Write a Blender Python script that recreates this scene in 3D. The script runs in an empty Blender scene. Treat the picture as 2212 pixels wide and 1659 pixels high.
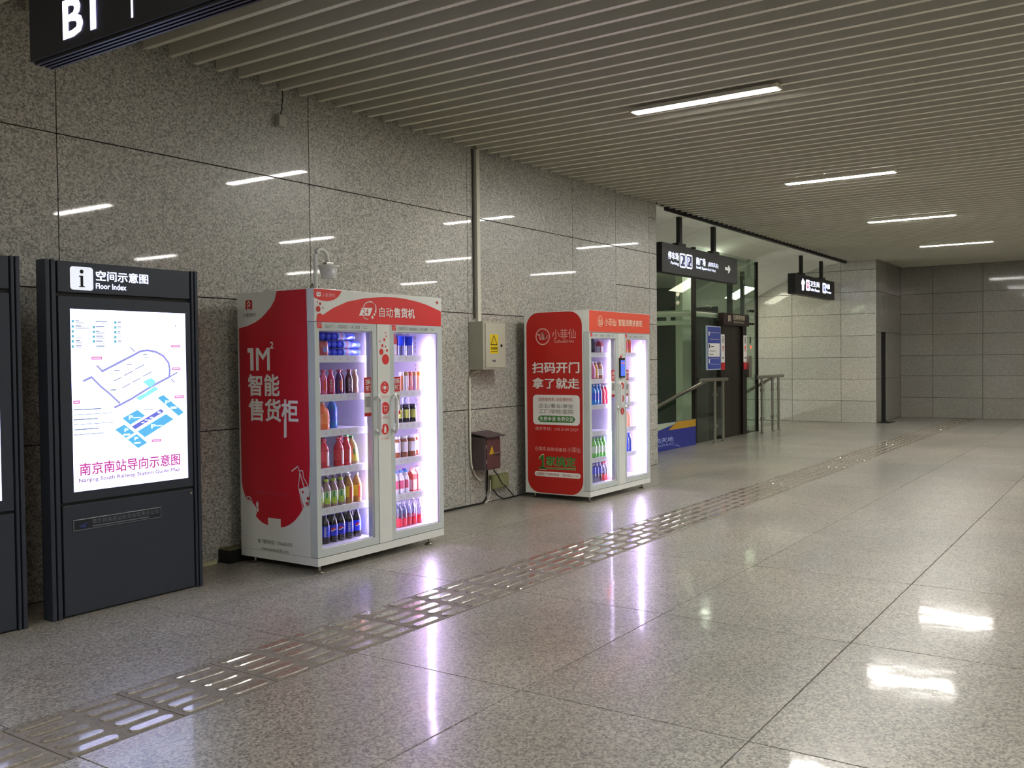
import bpy, bmesh, math, random
from mathutils import Vector, Matrix
from mathutils.geometry import tessellate_polygon
random.seed(7)
scene = bpy.context.scene
COL = scene.collection
# ------------------------------------------------------------------ camera
H = 1.5
YAW, PITCH, ROLL = 0.59697859, -0.02434965, -0.01079835
_F = Vector((math.cos(PITCH)*math.cos(YAW), math.cos(PITCH)*math.sin(YAW), math.sin(PITCH)))
_R = Vector((math.sin(YAW), -math.cos(YAW), 0)); _U = _R.cross(_F)
_r = math.cos(ROLL)*_R + math.sin(ROLL)*_U
_u = -math.sin(ROLL)*_R + math.cos(ROLL)*_U
cam_data = bpy.data.cameras.new('camera')
cam = bpy.data.objects.new('camera', cam_data); COL.objects.link(cam)
cam_data.sensor_width = 36.0; cam_data.lens = 2029.3/2212*36.0
cam_data.clip_start = .05; cam_data.clip_end = 200
m3 = Matrix((_r, _u, -_F)).transposed()
cam.matrix_world = Matrix.Translation((0, 0, H)) @ m3.to_4x4()
scene.camera = cam
# ------------------------------------------------------------------ world, view
w = bpy.data.worlds.new('world'); scene.world = w; w.use_nodes = True
w.node_tree.nodes['Background'].inputs[0].default_value = (.5, .55, .5, 1)
w.node_tree.nodes['Background'].inputs[1].default_value = .05
scene.view_settings.view_transform = 'Standard'
scene.view_settings.look = 'None'
scene.view_settings.gamma = 1.0
scene.view_settings.use_curve_mapping = False
scene.view_settings.exposure = 0.1
LAMP = 150.0          # strength of the ceiling tubes
STAIR = 14.0         # stairwell light panels
LED = 36.0           # drink cabinet tubes
SCREEN = 2.8
# ------------------------------------------------------------------ materials
def lin(c):
    return tuple((x/12.92 if x <= .04045 else ((x+.055)/1.055)**2.4) for x in c)
def rgb(h):
    h = h.lstrip('#'); return lin(tuple(int(h[i:i+2], 16)/255 for i in (0, 2, 4)))
_M = {}
def mat(name, hexc, rough=.5, metal=0., coat=0., emit=0., noise=.06, spec=.5, nscale=6.):
    if name in _M: return _M[name]
    m = bpy.data.materials.new(name); m.use_nodes = True
    nt = m.node_tree; b = nt.nodes['Principled BSDF']
    c = rgb(hexc)
    b.inputs['Roughness'].default_value = rough; b.inputs['Metallic'].default_value = metal
    b.inputs['Coat Weight'].default_value = coat; b.inputs['Coat Roughness'].default_value = .06
    b.inputs['Specular IOR Level'].default_value = spec
    g = nt.nodes.new('ShaderNodeNewGeometry'); n = nt.nodes.new('ShaderNodeTexNoise')
    n.inputs['Scale'].default_value = nscale; n.inputs['Detail'].default_value = 3
    nt.links.new(g.outputs['Position'], n.inputs['Vector'])
    mx = nt.nodes.new('ShaderNodeMix'); mx.data_type = 'RGBA'
    nt.links.new(n.outputs['Fac'], mx.inputs['Factor'])
    mx.inputs[6].default_value = (*[x*(1-noise) for x in c], 1)
    mx.inputs[7].default_value = (*[min(1, x*(1+noise)) for x in c], 1)
    nt.links.new(mx.outputs[2], b.inputs['Base Color'])
    if emit:
        b.inputs['Emission Color'].default_value = (*c, 1); b.inputs['Emission Strength'].default_value = emit
    _M[name] = m; return m
def glass(name, tint, gloss=1.0, alpha_min=0.0):
    if name in _M: return _M[name]
    m = bpy.data.materials.new(name); m.use_nodes = True; nt = m.node_tree; nt.nodes.clear()
    o = nt.nodes.new('ShaderNodeOutputMaterial'); t = nt.nodes.new('ShaderNodeBsdfTransparent')
    gl = nt.nodes.new('ShaderNodeBsdfGlossy'); mx = nt.nodes.new('ShaderNodeMixShader')
    lw = nt.nodes.new('ShaderNodeLayerWeight'); lw.inputs['Blend'].default_value = .5
    pw = nt.nodes.new('ShaderNodeMath'); pw.operation = 'POWER'; pw.inputs[1].default_value = 5.; nt.links.new(lw.outputs['Facing'], pw.inputs[0])
    fr = nt.nodes.new('ShaderNodeMath'); fr.operation = 'MULTIPLY_ADD'; fr.inputs[1].default_value = .96; fr.inputs[2].default_value = .04; nt.links.new(pw.outputs[0], fr.inputs[0])
    mm = nt.nodes.new('ShaderNodeMath'); mm.operation = 'MULTIPLY_ADD'; mm.inputs[1].default_value = gloss; mm.inputs[2].default_value = alpha_min
    t.inputs['Color'].default_value = (*rgb(tint), 1); gl.inputs['Roughness'].default_value = .01
    gl.inputs['Color'].default_value = (1, 1, 1, 1)
    nt.links.new(fr.outputs[0], mm.inputs[0]); nt.links.new(mm.outputs[0], mx.inputs[0])
    nt.links.new(t.outputs[0], mx.inputs[1]); nt.links.new(gl.outputs[0], mx.inputs[2]); nt.links.new(mx.outputs[0], o.inputs[0])
    _M[name] = m; return m
def granite(name, base, scale=70., rough=.32, coat=1., coat_rough=.035, contrast=1., bump=0., stain=.12, wave=0.):
    m = bpy.data.materials.new(name); m.use_nodes = True; nt = m.node_tree; N = nt.nodes.new; L = nt.links.new
    b = nt.nodes['Principled BSDF']
    g = N('ShaderNodeNewGeometry')
    v = N('ShaderNodeTexVoronoi'); v.inputs['Scale'].default_value = scale; v.inputs['Randomness'].default_value = 1
    n = N('ShaderNodeTexNoise'); n.inputs['Scale'].default_value = scale*1.15; n.inputs['Detail'].default_value = 4; n.inputs['Roughness'].default_value = .65
    L(g.outputs['Position'], v.inputs['Vector']); L(g.outputs['Position'], n.inputs['Vector'])
    sep = N('ShaderNodeSeparateColor'); L(v.outputs['Color'], sep.inputs[0])
    mix = N('ShaderNodeMath'); mix.operation = 'MULTIPLY_ADD'; mix.inputs[1].default_value = .45
    L(sep.outputs[0], mix.inputs[0]); 
    sc = N('ShaderNodeMath'); sc.operation = 'MULTIPLY'; sc.inputs[1].default_value = .55; L(n.outputs['Fac'], sc.inputs[0])
    L(sc.outputs[0], mix.inputs[2])
    r = N('ShaderNodeValToRGB'); L(mix.outputs[0], r.inputs[0])
    c = rgb(base); e = r.color_ramp.elements
    def k(f): return (*[min(1, x*f) for x in c], 1)
    e[0].position = .22; e[0].color = k(1-.72*contrast)
    e[1].position = .80; e[1].color = k(1+.75*contrast)
    for p, f in ((.36, 1-.35*contrast), (.5, 1.0), (.62, 1+.25*contrast)):
        q = e.new(p); q.color = k(f)
    # large stains
    n2 = N('ShaderNodeTexNoise'); n2.inputs['Scale'].default_value = .9; n2.inputs['Detail'].default_value = 5
    L(g.outputs['Position'], n2.inputs['Vector'])
    oi = N('ShaderNodeObjectInfo')
    a = N('ShaderNodeMapRange'); a.inputs['From Min'].default_value = .3; a.inputs['From Max'].default_value = .7
    a.inputs['To Min'].default_value = 1-stain; a.inputs['To Max'].default_value = 1+stain*.6; L(n2.outputs['Fac'], a.inputs['Value'])
    a2 = N('ShaderNodeMapRange'); a2.inputs['To Min'].default_value = .94; a2.inputs['To Max'].default_value = 1.05; L(oi.outputs['Random'], a2.inputs['Value'])
    mu = N('ShaderNodeMath'); mu.operation = 'MULTIPLY'; L(a.outputs[0], mu.inputs[0]); L(a2.outputs[0], mu.inputs[1])
    vm = N('ShaderNodeVectorMath'); vm.operation = 'SCALE'; L(r.outputs[0], vm.inputs[0]); L(mu.outputs[0], vm.inputs['Scale'])
    # brownish drift
    n3 = N('ShaderNodeTexNoise'); n3.inputs['Scale'].default_value = .55; n3.inputs['Detail'].default_value = 3; L(g.outputs['Position'], n3.inputs['Vector'])
    a3 = N('ShaderNodeMapRange'); a3.inputs['From Min'].default_value = .45; a3.inputs['From Max'].default_value = .75; a3.inputs['To Max'].default_value = .5; L(n3.outputs['Fac'], a3.inputs['Value'])
    mc = N('ShaderNodeMix'); mc.data_type = 'RGBA'; mc.blend_type = 'MULTIPLY'; L(a3.outputs[0], mc.inputs['Factor']); L(vm.outputs[0], mc.inputs[6]); mc.inputs[7].default_value = (1.0, .9, .8, 1)
    L(mc.outputs[2], b.inputs['Base Color'])
    b.inputs['Roughness'].default_value = rough; b.inputs['Coat Weight'].default_value = coat; b.inputs['Coat Roughness'].default_value = coat_rough
    b.inputs['Coat IOR'].default_value = 1.5
    if wave:
        wn = N('ShaderNodeTexNoise'); wn.inputs['Scale'].default_value = 4.5; wn.inputs['Detail'].default_value = 2
        L(g.outputs['Position'], wn.inputs['Vector'])
        bp = N('ShaderNodeBump'); bp.inputs['Strength'].default_value = wave; bp.inputs['Distance'].default_value = .01
        L(wn.outputs['Fac'], bp.inputs['Height']); L(bp.outputs[0], b.inputs['Coat Normal'])
    if bump:
        bp2 = N('ShaderNodeBump'); bp2.inputs['Strength'].default_value = bump; bp2.inputs['Distance'].default_value = .002
        L(mix.outputs[0], bp2.inputs['Height']); L(bp2.outputs[0], b.inputs['Normal'])
    _M[name] = m; return m
G_WALL = granite('granite_wall', '#adaba3', 92., rough=.36, coat=.5, coat_rough=.03, contrast=.9, stain=.08)
G_FLOOR = granite('granite_floor', '#9c988e', 98., rough=.33, coat=.30, coat_rough=.075, contrast=.9, stain=.2, wave=.14)
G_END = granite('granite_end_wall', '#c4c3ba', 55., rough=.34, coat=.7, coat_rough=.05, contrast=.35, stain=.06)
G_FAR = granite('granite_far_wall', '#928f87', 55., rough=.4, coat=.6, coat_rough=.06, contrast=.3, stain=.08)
G_TACT = granite('granite_tactile_base', '#857d70', 90., rough=.62, coat=.0, contrast=.35, stain=.12)
GROUT = mat('joint_mortar', '#2a2823', .9)
SLAT = mat('slat_paint', '#d8d4c4', .42, coat=.05, noise=.03)
VOID = mat('ceiling_void', '#15140f', .9)
WHITEC = mat('stair_ceiling_paint', '#e6e6dc', .7)
TRIMB = mat('black_edge_trim', '#0a0a09', .5)
WPAINT = mat('cabinet_white', '#dfe1dc', .32, coat=.3, noise=.015)
WINT = mat('cabinet_lining', '#d5d3de', .4)
DOORF = mat('door_frame_grey', '#c3cbc8', .38, coat=.2, noise=.02)
RED = mat('print_red', '#c8142a', .4, coat=.25, noise=.03)
RED2 = mat('print_red_header', '#dc2a2a', .42, coat=.2, noise=.02)
RED3 = mat('print_red_deep', '#bd1712', .42, coat=.2, noise=.03)
ORED = mat('print_orange_red', '#e04a2c', .42, coat=.2, noise=.02)
PWH = mat('print_white', '#eceae6', .42, noise=.01)
PGREY = mat('print_grey', '#5b5b5c', .5)
PBLK = mat('print_black', '#1c1b1b', .5)
PGRN = mat('print_green', '#2f7a2a', .45)
PYEL = mat('print_yellow', '#e6c91c', .45)
PPINK = mat('print_pink', '#e6a0a0', .45)
STEEL = mat('brushed_steel', '#a9a69c', .28, metal=1., noise=.04)
DSTEEL = mat('dark_steel', '#3b3a37', .4, metal=.8)
BLACK = mat('black_plastic', '#0c0c0d', .45)
RUBBER = mat('black_rubber', '#0b0b0b', .7)
KIOSK = mat('kiosk_paint', '#343a45', .42, metal=.25, noise=.03)
KGROOVE = mat('kiosk_groove', '#08090c', .6)
LAMPM = mat('lamp_diffuser', '#fdfaf3', .5, emit=LAMP, noise=0.)
LAMPOFF = mat('lamp_diffuser_off', '#d8d6cc', .5)
STAIRM = mat('stair_lamp_diffuser', '#fbf8dc', .5, emit=STAIR, noise=0.)
LEDM = mat('led_tube', '#e4c8f8', .5, emit=LED, noise=0.)
LEDT = mat('led_thin', '#e0ccff', .5, emit=120., noise=0.)
SCRM = mat('screen_backlight', '#c6ceff', .4, emit=SCREEN, noise=.02)
SIGNW = mat('sign_light_white', '#dfe6ff', .4, emit=1.7, noise=0.)
SIGNP = mat('sign_light_plate', '#dfe4f0', .4, emit=.75, noise=0.)
CGLASS = glass('cabinet_glass', '#f4f6f8', .55)
EGLASS = glass('shaft_glass', '#edf4ee', 1.0, .0)
SIGNB = mat('sign_box_black', '#1b1b1d', .5, coat=.0)
# ------------------------------------------------------------------ mesh helpers
class MB:
    def __init__(s): s.v = []; s.f = []
    def add(s, vs, fs):
        o = len(s.v); s.v += [tuple(v) for v in vs]; s.f += [tuple(i+o for i in f) for f in fs]; return s
    def box(s, x0, y0, z0, x1, y1, z1):
        return s.add([(x0,y0,z0),(x1,y0,z0),(x1,y1,z0),(x0,y1,z0),(x0,y0,z1),(x1,y0,z1),(x1,y1,z1),(x0,y1,z1)],
                     [(0,3,2,1),(4,5,6,7),(0,1,5,4),(1,2,6,5),(2,3,7,6),(3,0,4,7)])
    def quad(s, a, b, c, d): return s.add([a,b,c,d], [(0,1,2,3)])
    def tube(s, pts, r, n=10, cap=True):
        pts = [Vector(p) for p in pts]; rings = []
        rr = r if isinstance(r, (list, tuple)) else [r]*len(pts)
        for i, p in enumerate(pts):
            d = (pts[min(i+1, len(pts)-1)]-pts[max(i-1, 0)]).normalized()
            ref = Vector((0,0,1)) if abs(d.z) < .9 else Vector((1,0,0))
            a = d.cross(ref).normalized(); b = d.cross(a)
            rings.append([p+rr[i]*(math.cos(2*math.pi*k/n)*a+math.sin(2*math.pi*k/n)*b) for k in range(n)])
        vs = [v for q in rings for v in q]; fs = []
        for i in range(len(pts)-1):
            for k in range(n): fs.append((i*n+k, i*n+(k+1)%n, (i+1)*n+(k+1)%n, (i+1)*n+k))
        if cap: fs.append(tuple(reversed(range(n)))); fs.append(tuple((len(pts)-1)*n+k for k in range(n)))
        return s.add(vs, fs)
    def lathe(s, prof, c=(0,0,0), n=16, sx=1., sy=1., sq=0.):
        vs = []; fs = []
        for r, z in prof:
            for k in range(n):
                a = 2*math.pi*(k+.5)/n; q = 1.
                if sq: q = 1+sq*(1/max(abs(math.cos(a)), abs(math.sin(a)))-1)
                vs.append((c[0]+r*q*sx*math.cos(a), c[1]+r*q*sy*math.sin(a), c[2]+z))
        for i in range(len(prof)-1):
            for k in range(n): fs.append((i*n+k, i*n+(k+1)%n, (i+1)*n+(k+1)%n, (i+1)*n+k))
        if prof[0][0] > 1e-4: fs.append(tuple(reversed(range(n))))
        if prof[-1][0] > 1e-4: fs.append(tuple((len(prof)-1)*n+k for k in range(n)))
        return s.add(vs, fs)
    def band(s, r, z0, z1, a0, a1, c=(0,0,0), n=10):
        vs = []; fs = []
        for i in range(n+1):
            a = a0+(a1-a0)*i/n
            for z in (z0, z1): vs.append((c[0]+r*math.cos(a), c[1]+r*math.sin(a), c[2]+z))
        for i in range(n): fs.append((2*i, 2*i+2, 2*i+3, 2*i+1))
        return s.add(vs, fs)
    def mesh(s, name, off=(0,0,0), smooth=False, bevel=0):
        me = bpy.data.meshes.new(name)
        me.from_pydata([(v[0]-off[0], v[1]-off[1], v[2]-off[2]) for v in s.v], [], s.f)
        if bevel:
            bm = bmesh.new(); bm.from_mesh(me); bmesh.ops.remove_doubles(bm, verts=bm.verts, dist=1e-5)
            bmesh.ops.bevel(bm, geom=[e for e in bm.edges if len(e.link_faces) == 2 and e.calc_face_angle(0) > .6], offset=bevel, segments=2, affect='EDGES', profile=.6)
            bm.to_mesh(me); bm.free()
        if smooth:
            for p in me.polygons: p.use_smooth = True
            try: me.set_sharp_from_angle(angle=.7)
            except Exception: pass
        me.update(); return me
def wpos(o):
    p = Vector((0,0,0))
    while o is not None: p += o.location; o = o.parent
    return p
def put(name, me, m, parent=None, loc=None, kind=None):
    if m is not None and not me.materials: me.materials.append(m)
    o = bpy.data.objects.new(name, me); COL.objects.link(o)
    if parent is not None: o.parent = parent
    if loc is not None: o.location = loc
    if kind: o['kind'] = kind
    return o
def part(name, mb, m, parent=None, smooth=False, bevel=0, kind=None):
    """mb in world coordinates"""
    off = wpos(parent) if parent is not None else (0,0,0)
    return put(name, mb.mesh(name, off, smooth, bevel), m, parent, kind=kind)
def thing(name, label, cat, loc, group=None):
    o = bpy.data.objects.new(name, None); COL.objects.link(o); o.location = loc; o.empty_display_size = .1
    o['label'] = label; o['category'] = cat
    if group: o['group'] = group
    return o
def tag(o, label, cat, group=None):
    o['label'] = label; o['category'] = cat
    if group: o['group'] = group
    return o
def B(*a): return MB().box(*a)
# ---- flat print: frames map (u,v) to the plane, lift is toward the viewer side
def FY(y): return lambda u, v, l=0.: (u, y-l, v)
def FX(x): return lambda u, v, l=0.: (x-l, u, v)
_TXT = {}
def text_geo(s, bold=0., res=2):
    if bold:
        k = (s, bold)
        if k not in _TXT:
            v0, f0 = text_geo(s); asp = len(s)*(1. if ord(s[0]) > 255 else .6); b = bold*.8; vs = []; fs = []
            for j, (dx, dy) in enumerate(((0,0),(b,b),(-b,b),(b,-b),(-b,-b),(b,0),(-b,0))):
                o = len(vs); vs += [(x+dx/asp, y+dy, .00012*j) for x, y, l in v0]; fs += [tuple(i+o for i in f) for f in f0]
            x0 = min(v[0] for v in vs); x1 = max(v[0] for v in vs); y0 = min(v[1] for v in vs); y1 = max(v[1] for v in vs)
            _TXT[k] = ([((x-x0)/(x1-x0), (y-y0)/(y1-y0), l) for x, y, l in vs], fs)
        return _TXT[k]
    k = (s, bold)
    if k in _TXT: return _TXT[k]
    cu = bpy.data.curves.new('t', 'FONT'); cu.body = s; cu.size = 1; cu.offset = bold; cu.resolution_u = res
    o = bpy.data.objects.new('t', cu); COL.objects.link(o)
    dg = bpy.context.evaluated_depsgraph_get(); dg.update()
    me = bpy.data.meshes.new_from_object(o.evaluated_get(dg))
    vs = [(v.co.x, v.co.y) for v in me.vertices]; fs = [tuple(p.vertices) for p in me.polygons]
    bpy.data.objects.remove(o); bpy.data.curves.remove(cu); bpy.data.meshes.remove(me)
    if vs:
        x0 = min(v[0] for v in vs); x1 = max(v[0] for v in vs); y0 = min(v[1] for v in vs); y1 = max(v[1] for v in vs)
        vs = [((x-x0)/max(1e-6, x1-x0), (y-y0)/max(1e-6, y1-y0), 0.) for x, y in vs]
    _TXT[k] = (vs, fs); return _TXT[k]
class PR:
    """flat print on a plane"""
    def __init__(s, fr, lift=.0012): s.fr = fr; s.l = lift; s.m = MB()
    def text(s, t, r, bold=0., rot=False):
        vs, fs = text_geo(t, bold); u0, v0, u1, v1 = r
        if rot: s.m.add([s.fr(u0+(u1-u0)*(1-y), v0+(v1-v0)*x, s.l+l) for x, y, l in vs], fs)
        else: s.m.add([s.fr(u0+(u1-u0)*x, v0+(v1-v0)*y, s.l+l) for x, y, l in vs], fs)
        return s
    def rect(s, r): return s.poly([(r[0],r[1]),(r[2],r[1]),(r[2],r[3]),(r[0],r[3])])
    def poly(s, p):
        tr = tessellate_polygon([[Vector((a, b, 0)) for a, b in p]])
        s.m.add([s.fr(a, b, s.l) for a, b in p], [tuple(t) for t in tr]); return s
    def disc(s, c, r, n=24, ry=None): return s.poly([(c[0]+r*math.cos(2*math.pi*k/n), c[1]+(ry or r)*math.sin(2*math.pi*k/n)) for k in range(n)])
    def ring(s, c, r, w, n=32):
        for k in range(n):
            a, b = 2*math.pi*k/n, 2*math.pi*(k+1)/n
            q = [(c[0]+rr*math.cos(t), c[1]+rr*math.sin(t)) for rr, t in ((r,a),(r,b),(r-w,b),(r-w,a))]
            s.m.add([s.fr(x, y, s.l) for x, y in q], [(0,1,2,3)])
        return s
    def line(s, pts, w, closed=False):
        P = list(pts)+([pts[0]] if closed else [])
        for (a, b), (c, d) in zip(P, P[1:]):
            L = math.hypot(c-a, d-b) or 1; nx, ny = -(d-b)/L*w/2, (c-a)/L*w/2
            s.m.add([s.fr(x, y, s.l) for x, y in ((a+nx,b+ny),(c+nx,d+ny),(c-nx,d-ny),(a-nx,b-ny))], [(0,1,2,3)])
        for a, b in P[1:-1]: s.disc((a, b), w/2, 8)
        return s
    def rrect(s, r, rad, n=6):
        u0, v0, u1, v1 = r; sg = 1 if u1 > u0 else -1; p = []
        for cx, cy, a0 in ((u1-sg*rad, v1-rad, 0), (u0+sg*rad, v1-rad, 90), (u0+sg*rad, v0+rad, 180), (u1-sg*rad, v0+rad, 270)):
            for k in range(n+1):
                a = math.radians(a0+90*k/n); p.append((cx+sg*rad*math.cos(a), cy+rad*math.sin(a)))
        return s.poly(p)
    def put(s, name, m, parent, kind=None):
        if kind is None and any(w_ in name for w_ in ('lettering', 'text', 'caption', 'print', 'mark', 'icon', 'dots', 'tags', 'symbol', 'bits', 'platform', 'pictogram_', 'road')) and 'plate' not in name and name not in ('side_print', 'header_print'): kind = 'stuff'
        return part(name, s.m, m, parent, kind=kind)
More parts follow.
